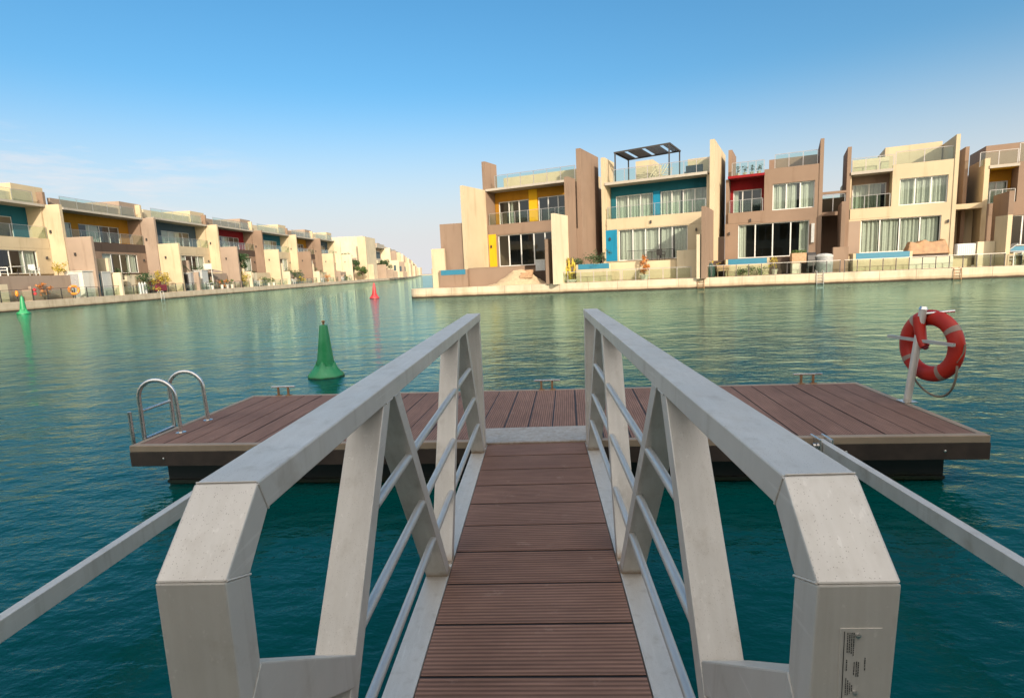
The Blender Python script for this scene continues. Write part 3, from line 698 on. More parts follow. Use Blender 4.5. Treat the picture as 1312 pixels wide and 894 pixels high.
m = MB(FQ); m.box(13.7, 14.6, 1.15, 1.55, 1.2, 1.62); m.build("seat_box", 'wood', bn); m = MB(FQ)
for xx in (13.75, 14.5): m.box(xx, xx+.06, 1.2, 1.5, GZ, 1.199)
m.build("legs", 'wood', bn)
for i, xx in enumerate((15.6, 16.6)): bush("shrub", ("green shrub under the left half of the turquoise pool", "green shrub under the right half of the turquoise pool")[i], "shrub", FQ, xx, 1.25, GZ, .62, .9, 'leaf', 260, .06, seed=50+i, group="shrubs under the turquoise pool")
cr_ = thing("wooden_planter", "tall wooden crate planter on a pale plinth between pool and grill", "planter", (19.6, 1.9, GZ), FQ)
m = MB(FQ); m.box(19.15, 20.15, 1.7, 2.3, 1.57, 2.3); m.build("crate", 'wood', cr_); m = MB(FQ); m.box(19.2, 19.8, 1.75, 2.25, GZ, 1.569); m.build("plinth", 'stone', cr_)
m = MB(FQ)
for i in range(300): m.leaf((19.65+rng.uniform(-.5, .5), 2+rng.uniform(-.25, .25), 2.3+rng.uniform(0, .22)), .05, rng)
m.build("foliage", 'leaf', cr_)
gr = thing("gas_grill", "black gas grill standing beside the wooden crate planter", "grill", (20.5, 1.9, GZ), FQ)
m = MB(FQ); m.box(20.25, 20.85, 1.7, 2.2, 1.3, 1.75); m.build("body", 'dark', gr); m = MB(FQ); m.prism([(1.7, 1.751), (2.2, 1.751), (2.2, 2.1), (2.0, 2.3), (1.75, 2.1)], 0, 20.25, 20.85); m.build("lid", 'dark', gr)
m = MB(FQ)
for xx in (20.3, 20.75):
    for yy in (1.75, 2.1): m.box(xx, xx+.05, yy, yy+.05, GZ, 1.299)
m.build("legs", 'dark', gr)
m = MB(FQ); m.box(20.9, 21.05, 1.75, 2.15, 1.55, 1.6); m.build("side_shelf", 'steel', gr)
ht = thing("covered_hot_tub", "round grey hot tub with a sagging pale cover before the brown low wall", "hot tub", (21.4, 1.9, GZ), FQ)
MB(FQ).lathe([(.55, GZ), (.57, 1.5), (.55, 1.95)], 22, (21.4, 1.75, 0)).build("shell", 'greyc', ht, True)
MB(FQ).lathe([(.57, 1.9), (.59, 2.0), (.45, 2.12), (.05, 2.16)], 22, (21.4, 1.75, 0), lambda i, t, r, z: (r*(1+.04*math.sin(6*t+i)), z+.03*math.sin(3*t))).build("cover", 'tub', ht, True)
tp = thing("covered_furniture", "garden furniture under a creased brown tarpaulin behind the glass fence", "covered furniture", (28.4, 2.4, 1.55), FQ)
m = MB(FQ); vs_ = []; nx, ny = 30, 8
for i in range(nx+1):
    for j in range(ny+1):
        t = i/nx; s_ = j/ny; edge = min(1, min(t, 1-t)*9, (s_)*4+.02, (1-s_)*4+.02)
        sag = .16*abs(math.sin(t*math.pi*2.3))+.05*math.sin(t*23+s_*5)
        vs_.append((26.95+2.8*t, 2.05+.9*s_, 1.80+(1.0-sag)*min(1, edge*1.2)))
m.add(vs_, [(i*(ny+1)+j, (i+1)*(ny+1)+j, (i+1)*(ny+1)+j+1, i*(ny+1)+j+1) for i in range(nx) for j in range(ny)])
m.build("tarpaulin", 'tarp', tp, True)
m = MB(FQ); m.box(27.1, 29.6, 2.15, 2.85, 1.57, 1.95); m.build("furniture", 'dbrown', tp)
m = MB(FQ); m.box(27.0, 29.75, 1.7, 2.49, .765, 1.555); m.build("base_wall", 'stone', tp)
tb = thing("white_hot_tub", "white panelled hot tub beside the brown tarpaulin", "hot tub", (30.7, 2.3, GZ), FQ)
m = MB(FQ); m.box(30.1, 31.3, 2.05, 2.45, 1.555, 2.42); m.build("shell", 'tub', tb, bevel=.08)
m = MB(FQ)
for i in range(9): m.box(30.16+i*.13, 30.2+i*.13, 2.035, 2.05, 1.7, 2.3)
m.build("panel_slats", 'frame', tb)
ln = thing("sun_lounger", "grey reclining sun lounger beside the right edge pool", "sun lounger", (33.0, 1.6, 1.9), FQ)
m = MB(FQ); m.bar((32.9, 1.75, 1.75), (33.5, 1.75, 2.25), .6, .06); m.build("backrest", 'greyc', ln); m = MB(FQ); m.bar((32.2+.75, 1.75, 1.72), (33.9, 1.75, 1.72), .6, .06); m.build("seat", 'greyc', ln)
m = MB(FQ)
for xx in (33.0, 33.8): m.box(xx, xx+.04, 1.5, 2.0, .765, 1.69)
m.build("legs", 'steel', ln)
chair("pale garden chair left of the round table at the right edge", FQ, 33.0, 1.2, GZ, 'tub', 60); chair("pale garden chair cut by the right picture edge", FQ, 34.3, 1.2, GZ, 'tub', -70)
table("pale round garden table by the fence at the right edge", FQ, 33.65, 1.25, GZ, .4, .72, 'tub')
bush("potted_shrub", "green shrub in a pale pot on the right edge of the red balcony villa's pool", "potted plant", FQ, 17.9, 1.5, GZ, 1.0, .5, 'leafy', 220, .06, (.22, .4, 'stone'), seed=18)
for i in range(4):
    bush("roof_plant", ("leftmost", "second from left", "third from left", "rightmost")[i]+" spiky potted plant behind the red balcony villa's roof glass", "potted plant", FR, -4.3+i*.55, 51.6, 8.956, .62, .38, 'leafd', 120, .05, (.16, .25, 'stone'), seed=70+i, group="plants on the red villa's roof")
# glass fence along the quay
def fence(label, x0, x1, n):
    r = thing("glass_fence", label, "fence", ((x0+x1)/2, .6, GZ), FQ)
    m = MB(FQ); m.box(x0-.02, x1+.02, .58, .62, 1.62, 1.66); m.build("handrail", 'steel', r)
    for i in range(n+1):
        c = x0+(x1-x0)*i/n; m = MB(FQ); m.box(c-.025, c+.025, .575, .625, GZ, 1.619); m.box(c-.045, c+.045, .54, .66, GZ, GZ+.02); m.build("post", 'dark' if n > 8 else 'steel', r)
        if i < n:
            d = x0+(x1-x0)*(i+1)/n; m = MB(FQ); m.box(c+.05, d-.05, .594, .606, GZ+.06, 1.56); m.build("glass_panel", 'rail', r)
fence("glass quay fence before the blue planter pool and cactus", 1.2, 6.4, 5)
fence("glass quay fence before the pergola villa's cream terrace", 6.55, 11.75, 5)
fence("glass and dark post quay fence before the turquoise pool villa", 12.35, 22.1, 11)
fence("glass quay fence before the pale curtained villa's pool and tarpaulin", 22.4, 32.3, 12)
fence("glass quay fence at the right picture edge", 32.8, 39.0, 6)
def quay_ladder(label, F, x, y, mat, zt=1.1, wd=.45):
    r = thing("quay_ladder", label, "ladder", (x, y, .0), F)
    for a in (-wd/2, wd/2): m = MB(F); m.tube([(x+a, y+.5, zt-.35), (x+a, y+.3, zt), (x+a, y-.04, zt-.08), (x+a, y-.09, zt-.4), (x+a, y-.09, -.6)], .025, 8); m.build("side_rail", mat, r, True)
    for i in range(4): m = MB(F); m.tube([(x-wd/2, y-.09, .05+i*.2), (x+wd/2, y-.09, .05+i*.2)], .018, 6); m.build("rung", mat, r, True)
quay_ladder("rusty quay ladder before the gap between cream and red balcony villas", FQ, 12.4, -.06, 'rust', .85)
quay_ladder("grey quay ladder below the black gas grill", FQ, 20.6, -.06, 'steel', 1.0)
quay_ladder("rusty quay ladder right of the brown tarpaulin", FQ, 29.2, -.06, 'rust', .8)

# ------------------------------------------------------------------ left row (bigger scale, x runs up the canal)
fins = [53.4, 71.9, 90.4, 109.2, 128.1, 147.8, 165.7, 184.0]
spec = [("cream", "teal", "cream", "pink", 13.0, "cream villa with teal balcony walls at the left picture edge"),
        ("brown", "orange", "pink", "cream", 13.0, "brown villa with ochre balcony walls, second from the left edge"),
        ("cream", "slate", "cream", "pink", 13.4, "cream villa with slate blue balcony walls behind the small palm"),
        ("brown", "red", "brown", "cream", 13.6, "brown villa with red balcony walls behind the round dark tree"),
        ("cream", "teal", "cream", "brown", 13.85, "cream villa with teal balcony right of the red balcony villa across the canal"),
        ("brown", "orange", "brown", "cream", 13.85, "narrow looking brown villa with an ochre balcony, second before the tree gap"),
        ("cream", "slate", "cream2", "cream2", 14.2, "last cream villa before the tree filled gap in the left row")]
for i, (main, acc, finm, midm, zs, lab) in enumerate(spec):
    a, b = fins[i]+2.6, fins[i+1]; W = b-a; q = (zs-1)/12.0
    Z = lambda z: 1+(z-1)*q
    V, G = villa(lab, FL, a, W, 61.0, dict(k=1.5, z0=.94, z=(Z(4.2), Z(7.4), Z(8.7), Z(12.75), Z(13.05)), main=main, acc=acc, balc=(.3, W-.1), bn=6,
        bandm='dbrown' if main == 'brown' else 'cream', slabm='slab',
        gw=[(1.2, 5.0, Z(4.25), Z(7.1), 3, [(0, .95)]), (6.2, W-2.2, Z(4.25), Z(7.1), 4, [(0, .3), (.7, 1)])] if W > 9 else [],
        uw=[(.9, 4.2, Z(8.8), Z(11.4), 2, [(.5, 1)] if i % 2 else [(0, 1)]), (5.4, W-2.4, Z(8.8), Z(11.4), 4, [(.2, .5)] if i % 2 else [(0, .7)])],
        panel=[], lamps=[(W-.9, 0, Z(6.2))],
        rrail=[(.4, W-1.2, .3, Z(14.5), 5)],
        fin=[(W, -1.95, .7, .95, Z(13.02), .45, finm), (W+.1, -5.4, -2.0, .95, Z(8.8), .4, midm), (-2.1, .4, 6.0, .95, Z(14.75), .4, main)],
        blk=[(W-3.0, W+1.6, 1.2, 9.0, Z(15.4), main if main == 'cream' else 'pink')]), group="villas along the left bank")
    m = MB(G); m.box(.3, W-3.05, 1.5, 1.9, Z(13.06), Z(14.35)); m.build("parapet", 'cream2' if main == 'cream' else 'pink', V)
    m = MB(FL); m.box(a+.3, b-1.0, 57.6, 57.95, .95, 3.9); m.build("terrace_wall", 'pink' if i % 2 == 0 else 'cream', V)
    for (lu, lv, lz) in ((b-.02, 60.6, Z(9.6)), (b+.08, 57.9, Z(6.6)), (b+.08, 59.9, Z(3.4))):
        MB(FL).box(lu-.16, lu-.004, lv-.1, lv+.1, lz-.2, lz+.2).build("wall_lamp", 'dark', V)
    for (wu, wv, wl, wh, wm) in ((a+2.2+(i*1.7) % 3, 56.2, 1.6, 2.0+(i*.7) % 1.1, 'cream2'), (a+7.0+(i*1.3) % 2, 56.5, 2.2, 1.7+(i*.9) % 1.2, ('pink', 'cream')[i % 2])):
        m = MB(FL); m.box(wu, wu+wl, wv, wv+.3, .95, .95+wh); m.box(wu, wu+.3, wv+.301, wv+1.4, .95, .95+wh*.8); m.build("garden_wall", wm, V)
    if i < 6:
        m = MB(FL); m.prism([(54.95, .95), (58.0, .95), (58.0, 6.1), (56.4, 6.1), (56.4, 4.1), (54.95, 4.1)], 0, b+3.6, b+3.95); m.build("privacy_wall", 'cream2' if i in (0, 2, 3, 4) else 'pink', V)
# gap house wall and second cluster
def simple_villa(label, F, x0, W, y, zt, main, fm, name="villa"):
    root = thing(name, label, "villa", (x0+W/2, y+6, .94), F, "villas far up the left bank")
    G = F @ Matrix.Translation((x0, y, 0)); h = zt-.94
    MB(G).box(0, W, 1.8, 14, .94, .94+h*.84).build("wall", main, root)
    m = MB(G); m.box(0, W-.5, 0, 1.79, .94+h*.42, .94+h*.5); m.build("balcony_slab", fm, root)
    m = MB(G); m.box(-.1, W-.4, -.2, 3, .94+h*.842, .94+h*.86); m.build("roof_slab", 'slab', root)
    m = MB(G); m.box(W-.5, W, -2.5, 6, .94, .94+h*.86); m.box(W-.5, W-.05, -6, -2.51, .94, .94+h*.5); m.build("privacy_wall", fm, root)
    m = MB(G); m.box(W-4, W, 2, 9, .94+h*.861, zt); m.build("stair_block", main, root)
    m = MB(G); m.box(W*.2, W*.2+.4, -5.6, -1.0, .94, .94+h*.24); m.box(W*.55, W*.55+.4, -6.2, -2.5, .94, .94+h*.18); m.box(.4, .8, -3.2, 1.7, .94, .94+h*.38); m.build("garden_wall", ('cream', 'pink', 'cream2')[int(x0) % 3], root)
    m = MB(G); m.box(W-.62, W-.502, 2.2, 4.4, .94+h*.56, .94+h*.74); m.box(W-.56, W-.502, -4.6, -3.6, .94+h*.2, .94+h*.36); m.box(W-4.1, W-4.002, 3.5, 6, zt-h*.11, zt-h*.03); m.box(-.1, -.004, 3.5, 6.5, .94+h*.5, .94+h*.7); m.build("window_end", 'slate', root)
    m = MB(G); m.box(.2, W-.6, 1.2, 1.79, .94+h*.505, .94+h*.56); m.box(.2, W-.6, -.1, .1, .94+h*.862, .94+h*.95); m.build("balustrade", 'slab', root)
    for zz in (.2, .54):
        m = MB(G); m.box(1.2, W-2, 1.72, 1.79, .94+h*zz, .94+h*(zz+.22)); w_ = m.build("window", 'frame', root)
        m = MB(G)
        for i in range(4): m.box(1.3+i*(W-3.2)/4, 1.2+(i+1)*(W-3.2)/4, 1.69, 1.72, .94+h*(zz+.01), .94+h*(zz+.21))
        m.build("glass", 'slate', w_)
    return root
ew = thing("villa", "plain cream end villa with a tall blank wall right of the tree gap", "villa", (222, 64, .94), FL)
m = MB(FL); m.box(213, 231, 59.4, 72, .94, 17.4); m.build("wall", 'cream2', ew); m = MB(FL); m.box(206, 206.6, 56.6, 59.6, .94, 16.6); m.build("privacy_wall", 'cream', ew)
m = MB(FL); m.box(209, 209.5, 61.5, 66.5, .94, 9.2); m.build("garden_wall", 'pink', ew)
m = MB(FL); m.box(211, 211.5, 55.6, 59, .94, 6.6); m.box(204, 204.4, 56.4, 61, .94, 4.6); m.build("garden_wall", 'cream', ew)
far = [(232, 15, 59.2, 16.2), (249, 14, 60.2, 15.4), (265, 14, 61.6, 15.2), (281, 16, 64, 15), (300, 16, 67, 14.8), (320, 18, 70.5, 14.6), (342, 20, 74, 14.5), (366, 22, 78, 14.5), (394, 24, 83, 14.5), (426, 26, 89, 14.5), (462, 30, 96, 14.5), (505, 34, 104, 14.5), (560, 40, 114, 14.5), (630, 46, 128, 14.5)]
ords = ["first", "second", "third", "fourth", "fifth", "sixth", "seventh", "eighth", "ninth", "tenth", "eleventh", "twelfth", "thirteenth", "last"]
for i, (x_, W, y_, zt) in enumerate(far):
    simple_villa(f"{('brown', 'cream')[i % 2]} far villa up the left bank, {ords[i]} beyond the blank cream end wall", FL, x_, W-1.5, y_, zt, ('pink', 'cream2')[i % 2], ('cream2', 'pink', 'cream')[i % 3])
for i, (x_, lab) in enumerate(((34.6, "brown villa just outside the left picture edge"), (15.8, "cream villa two plots outside the left picture edge"), (-3, "brown villa three plots outside the left picture edge"))):
    simple_villa(lab, FL, x_, 17.0, 61, 14.5, ('brown', 'cream')[i % 2], ('cream', 'pink')[i % 2])
# distant town behind the end of the canal
rng = random.Random(77)
for i in range(16):
    x_ = -330+i*22+rng.uniform(-5, 5); y_ = 960+rng.uniform(0, 160); wd, h = rng.uniform(14, 24), rng.uniform(10, 19)
    r = thing("far_building", "tiny pale block of the distant town at the far end of the canal", "building", (x_, y_, .9), I4, "blocks of the distant town")
    MB().box(x_-wd/2, x_+wd/2, y_, y_+16, .9, h).build("wall", rng.choice(['cream2', 'white', 'pink', 'cream']), r)
    m = MB()
    for a in range(4):
        for b in range(3): m.box(x_-wd/2+wd*(a+.3)/4, x_-wd/2+wd*(a+.7)/4, y_-.1, y_, 2+b*(h-3)/3, 3.6+b*(h-3)/3)
    m.build("windows", 'slate', r)
    MB().box(x_-wd/4, x_+wd/8, y_+4, y_+10, h+.01, h+3).build("roof_block", 'cream2', r)
# left waterfront
LZ = .995
def lfence(label, x0, x1, n, glass=True):
    r = thing("bank_fence", label, "fence", ((x0+x1)/2, 54.9, LZ), FL)
    def yy(x): return 54.75+(x+60)*1.5/312
    m = MB(FL); m.bar((x0, yy(x0), 2.28), (x1, yy(x1), 2.28), .06, .05); m.build("handrail", 'dark', r)
    for i in range(n+1):
        c = x0+(x1-x0)*i/n; m = MB(FL); m.box(c-.04, c+.04, yy(c)-.04, yy(c)+.04, LZ, 2.25); m.build("post", 'dark', r)
        if i < n and glass:
            d = x0+(x1-x0)*(i+1)/n; m = MB(FL); m.bar((c+.08, yy(c), 1.6), (d-.08, yy(d), 1.6), .015, 1.05); m.build("glass_panel", 'rail', r)
for i in range(7):
    a, b = fins[i]+.5, fins[i+1]-.2
    lfence("dark rail fence on the left bank before the "+["teal balcony villa at the picture edge", "ochre balcony villa with the life ring", "slate blue balcony villa", "red balcony villa", "cream villa after the red one", "ochre villa near the tree gap", "last villa before the tree gap"][i], a, b, 9 if i < 3 else 6)
def yl(x): return 54.75+(x+60)*1.5/312
def torus(F, c, Rr, r, n=40, m_=14, rx=None, a0=0, a1=2*math.pi):
    # ring lying in the frame's xz plane
    mbt = MB(F); k = n if a1-a0 > 6.2 else n+1; c = Vector(c)
    for i in range(k):
        t = a0+(a1-a0)*i/n
        for j in range(m_):
            p = 2*math.pi*j/m_; q = Rr+r*math.cos(p); mbt.v.append(c+Vector((q*math.cos(t), (rx or r)*math.sin(p), q*math.sin(t))))
    for i in range(n if k == n+1 else k):
        for j in range(m_):
            mbt.f.append((i*m_+j, ((i+1) % k)*m_+j, ((i+1) % k)*m_+(j+1) % m_, i*m_+(j+1) % m_))
    if k == n+1: mbt.f.append(tuple(range(m_))); mbt.f.append(tuple(n*m_+j for j in range(m_-1, -1, -1)))
    return mbt
# orange life ring on the left bank
Fr = FL @ Matrix.Translation((67.5, yl(67.5)-.15, 0)) @ Matrix.Rotation(R(-40), 4, 'Z')
lr = thing("life_ring", "orange life ring hung on the far left bank fence", "life ring", (67.5, yl(67.5)-.15, 2.0), FL)
torus(Fr, (0, 0, 2.0), .48, .14).build("ring", 'orangeb', lr, True)
for t in (.6, 2.1, 3.7, 5.2): torus(Fr, (0, 0, 2.0), .48, .145, 5, 12, None, t, t+.25).build("reflective_band", 'band', lr, True)
m = MB(FL); m.box(67.46, 67.54, yl(67.5)-.02, yl(67.5)+.06, LZ, 1.95); m.build("post", 'dark', lr)
for i, (x_, z_, mt, lab) in enumerate(((59.6, 1.9, 'orangeb', "yellow orange float tied to the left bank fence"), (61.9, 2.0, 'redb', "pair of red floats tied to the left bank fence"))):
    r = thing("fender_float", lab, "float", (x_, yl(x_)-.16, z_-.3), FL)
    if i == 0: MB(FL).lathe([(.03, z_-.32), (.13, z_-.22), (.16, z_), (.12, z_+.22), (.03, z_+.32)], 14, (x_, yl(x_)-.2, 0)).build("float", mt, r, True)
    else:
        for d in (-.22, .22): MB(FL).lathe([(.03, z_+d-.2), (.15, z_+d-.1), (.16, z_+d+.05), (.03, z_+d+.19)], 14, (x_, yl(x_)-.2, 0)).build("float", mt, r, True)
bush("flowering_shrub", "orange flowering shrub on the left bank between floats and life ring", "shrub", FL, 64.3, 56.2, LZ, 2.0, 1.1, 'leafr', 420, .1, seed=91)
bush("shrub", "yellow green shrub on the left edge villa's terrace", "shrub", FL, 69.2, 58.3, 3.9, 1.6, 1.6, 'leafy', 420, .1, seed=92)
palm("small palm before the slate blue balcony villa", FL, 94.2, 58.3, 4.0, 1.7, 2.1, 'leafd', 3)
tree("tree", "round dark garden tree before the red balcony villa", FL, 113.0, 57.6, 1.0, 7.9, 4.6, 'leafd', 2600, .17, 4)
bush("shrub", "yellow flowering shrub under the round dark tree", "shrub", FL, 112.0, 56.6, LZ, 2.9, 2.6, 'leafy', 700, .13, seed=93)
bush("shrub", "wide olive hedge shrub before the ochre balcony villa", "shrub", FL, 82.0, 56.4, LZ, 2.9, 3.2, 'leafd', 900, .12, seed=94)
bush("shrub", "tall yellow shrub right of the olive hedge on the left bank", "shrub", FL, 86.5, 56.2, LZ, 3.3, 2.6, 'leafy', 900, .12, seed=95)
bush("shrub", "dark green shrub between the stepped walls of the cream teal villa", "shrub", FL, 140, 56.5, LZ, 3.2, 2.8, 'leafd', 700, .14, seed=96)
for i, (x_, y_, h, wd, lab) in enumerate(((189, 61, 8.4, 5.5, "left tree of the group in the left row's gap"), (195, 62.5, 9.4, 7.5, "broad middle tree of the group in the left row's gap"), (203, 61.0, 8.6, 5.0, "right tree of the gap group against the cream end wall"), (199, 56.6, 4.6, 4.6, "low round tree at the water below the gap group"), (236, 57.4, 7.6, 5.5, "dark tree right of the blank cream end wall"))):
    tree("tree", lab, FL, x_, y_, .95, h, wd, 'leaf' if i in (0, 3) else 'leafd', 1900, .22, 110+i, "trees by the left row's gap")
for i, (x_, y_, h, wd, lab) in enumerate(((262, 58.6, 5.5, 4.5, "low far bank tree, first past the dark tree by the end wall"), (292, 62.5, 6.5, 5, "far bank tree, second past the dark tree by the end wall"), (331, 67.5, 6, 6, "far bank tree, third past the dark tree by the end wall"), (380, 75, 8, 7, "far bank tree, fourth past the dark tree by the end wall"), (452, 88, 9, 8, "farthest visible tree on the left bank"))):
    tree("tree", lab, FL, x_, y_, .95, h, wd, 'leafd', 900, .32, 160+i, "trees far up the left bank")
# clutter on the left bank
def shed(label, x, y, w_, d, h, mat, door, roof='white'):
    r = thing("garden_shed", label, "shed", (x, y, LZ), FL)
    m = MB(FL); m.box(x, x+w_, y, y+d, LZ, LZ+h); m.build("wall", mat, r); m = MB(FL); m.box(x-.1, x+w_+.1, y-.1, y+d+.1, LZ+h+.002, LZ+h+.1); m.build("roof", roof, r)
    m = MB(FL); m.box(x-.03, x-.004, y+d*.25, y+d*.8, LZ+.06, LZ+h*.92); m.build("door", door, r)
vn = ["teal balcony villa at the left edge", "ochre balcony villa with the life ring", "slate blue balcony villa", "red balcony villa", "cream teal villa", "narrow ochre balcony villa", "last villa before the gap"]
for i in range(1, 7):
    a = fins[i]+2.6
    bush("shrub", "tall dark shrub on the terrace of the "+vn[i], "shrub", FL, a+3.4+i % 3, 57.1, LZ, 3.4+.4*(i % 3), 2.2, 'leafd', 420, .13, seed=200+i, group="shrubs on the left row's terraces")
    bush("shrub", "low light green shrub by the fence of the "+vn[i], "shrub", FL, a+9.5-i % 2, 55.7, LZ, 1.7+.3*(i % 2), 1.9, ('leaf', 'leafy', 'leafr')[i % 3], 320, .11, seed=220+i, group="low shrubs along the left fence")
    if i > 1:
        table("pale garden table on the terrace of the "+vn[i], FL, a+6.0, 55.9, LZ, .8, 1.15, 'frame')
        chair("white garden chair beside the table of the "+vn[i], FL, a+4.6, 55.8, LZ, 'frame', 70, 1.5)
shed("white garden shed with a grey door left of the orange life ring", 70.2, 56.0, 2.2, 2.3, 3.3, 'white', 'greyc')
shed("pale green garden shed beside the white one on the left bank", 73.4, 55.9, 1.6, 1.3, 3.2, 'tub', 'tile')
shed("small pale green shed behind the small palm", 96.8, 55.9, 1.8, 1.6, 3.4, 'tub', 'tile')
shed("grey service cabinet left of the small green shed", 93.2, 55.8, 1.6, 1.8, 3.0, 'greyc', 'dark')
for i, (x_, lab) in enumerate(((62.2, "white metal chair on the left edge villa's terrace, left one"), (66.2, "white metal chair beside the table on the left edge villa's terrace"))):
    chair(lab, FL, x_, 58.6, 3.92, 'frame', 40+60*i, 1.5)
table("white garden table on the left edge villa's terrace", FL, 64.2, 58.8, 3.92, .8, 1.1, 'frame')
rb = thing("garden_sofa", "maroon covered garden seat on the left bank below the olive hedge", "garden seat", (84.2, 55.6, LZ), FL)
m = MB(FL); m.box(83.2, 85.8, 55.3, 56.2, LZ+.25, LZ+1.2); m.build("seat", 'maroon', rb, bevel=.1); m = MB(FL); m.box(83.2, 85.8, 56.2, 56.5, LZ+.25, LZ+2.0); m.build("backrest", 'maroon', rb, bevel=.08)
m = MB(FL)
for a in (83.3, 85.6): m.box(a, a+.1, 55.4, 56.4, LZ, LZ+.249)
m.build("base", 'dark', rb)
br_ = thing("gas_bottles", "row of pale upright cylinders by the ochre villa's fence", "cylinders", (80.4, 55.5, LZ), FL)
for i in range(3): MB(FL).lathe([(.2, LZ), (.2, LZ+1.35), (.1, LZ+1.55), (.07, LZ+1.7)], 14, (79.8+i*.6, 55.5, 0)).build("cylinder", 'tub', br_, True)
pr = thing("parasol", "faded pink parasol over a terrace left of the red balcony villa", "parasol", (101, 56.2, LZ), FL)
MB(FL).lathe([(2.0, 4.0), (1.2, 4.35), (.1, 4.6)], 8, (101, 56.4, 0)).build("canopy", 'pink', pr); m = MB(FL); m.tube([(101, 56.4, LZ), (101, 56.4, 4.5)], .05, 8); m.build("pole", 'frame', pr)
rngp = random.Random(9)
for i, (x_, mt) in enumerate(((98.9, 'white'), (102.2, 'white'), (104.0, 'white'), (105.8, 'stone'), (121.5, 'white'), (124.0, 'stone'))):
    bush("potted_shrub", ("small white potted shrub beside the small pale green shed", "left one of two small white pots under the pink parasol", "right one of two small white pots under the pink parasol", "small stone potted shrub right of the pink parasol", "small white potted shrub before the red balcony villa", "small stone potted shrub before the red balcony villa")[i], "potted plant", FL, x_, 55.6, LZ, 1.0, .8, 'leaf', 160, .09, (.35, .7, mt), seed=130+i, group="potted shrubs on the left bank")
quay_ladder("pale quay ladder on the left bank near the maroon seat", FL, 83.5, yl(83.5)-.62, 'frame', 1.25, .7)
sg = MB(FL); sg.box(99.2, 99.28, 55.4, 56.9, 4.6, 5.6); sg.box(99.2, 99.28, 55.45, 55.55, LZ, 4.6); sg.box(99.2, 99.28, 56.75, 56.85, LZ, 4.6)
tag(sg.build("white_board", 'white'), "blank white board on posts right of the small green shed", "board")

# ------------------------------------------------------------------ buoys
def buoy(label, x, y, mat, s=1.0, lampm='steel'):
    F = Matrix.Translation((x, y, -.02*s)) @ Matrix.Rotation(R(2), 4, 'Y') @ Matrix.Scale(s, 4)
    r = thing("channel_buoy", label, "buoy", (x, y, 0))
    MB(F).lathe([(.30, -.2), (.36, .0), (.365, .05), (.34, .09), (.25, .17), (.195, .23), (.185, .25)], 48, (0, 0, 0),
        lambda i, t, q, z: (q, z+(.10*max(0, math.cos(4*t))**1.2 if i >= 5 else (.03*max(0, math.cos(4*t)) if i == 4 else 0)))).build("float_collar", mat, r, True)
    MB(F).lathe([(.175, .16), (.165, .36), (.082, 1.06), (.075, 1.085), (.05, 1.09)], 24).build("cone", mat, r, True)
    MB(F).lathe([(.022, 1.091), (.022, 1.14), (.035, 1.142), (.035, 1.16), (.02, 1.18)], 12).build("lamp", lampm, r, True)
    return r
buoy("near green conical channel buoy floating left of the pontoon", -4.47, 10.95, 'green', 1.0, 'rust')
buoy("far green conical buoy by the left bank", -48.3, 49.05, 'green', 1.5, 'green')
buoy("red conical buoy floating in mid canal", -15.25, 50.15, 'redb', 1.25, 'redb')

# ------------------------------------------------------------------ pontoon
FP = frame(-2.95, -.19, 4.83)
pw, pd, pz = 3.92, 2.17, .45
po = thing("pontoon", "floating pontoon with brown composite boards and dark fascia", "pontoon", (0, pd/2, 0), FP)
m = MB(FP); nb = 32; bw = (2*pw-.14)/nb
for i in range(nb):
    a = -pw+.07+i*bw; m.box(a+.007, a+bw-.007, .075, pd-.075, pz-.002, pz+.002+random.uniform(-.0015, .0015))
m.build("deck_boards", 'decky', po)
m = MB(FP); m.box(-pw+.07, pw-.07, .0705, pd-.0705, pz-.05, pz-.0025); m.build("gap_shade_sheet", 'float', po)  # black sheet close under the boards: shade of the gaps put in as colour
m = MB(FP); m.box(-pw, pw, 0, .07, pz-.062, pz+.004); m.box(-pw, pw, pd-.07, pd, pz-.062, pz+.004); m.box(-pw, -pw+.06, .0701, pd-.0701, pz-.062, pz+.004); m.box(pw-.06, pw, .0701, pd-.0701, pz-.062, pz+.004); m.build("edge_trim", 'trim', po, bevel=.006)
m = MB(FP); m.box(-pw-.01, pw+.01, .004, .05, pz-.21, pz-.0625); m.box(-pw-.01, pw+.01, pd-.05, pd-.004, pz-.21, pz-.0625); m.box(-pw-.009, -pw+.05, .0501, pd-.0501, pz-.21, pz-.0625); m.box(pw-.05, pw+.009, .0501, pd-.0501, pz-.21, pz-.0625); m.build("fascia", 'fascia', po, bevel=.006)
m = MB(FP); m.box(-pw+.25, pw-.25, .16, pd-.16, -.35, pz-.03-.004); m.box(-pw+.252, pw-.252, .13, .159, .02, .05); m.build("float", 'float', po)
for i in range(10):
    xx = -pw+.35+i*(2*pw-.7)/9
    if abs(xx) < .8: continue
    MB(FP).lathe([(.011, 0), (.011, .006), (.005, .009)], 10).v
    b = MB(FP @ Matrix.Translation((xx, .004, pz-.13)) @ Matrix.Rotation(R(90), 4, 'X')); b.lathe([(.011, -.002), (.011, .006), (.005, .009)], 10); b.build("bolt", 'chrome', po)
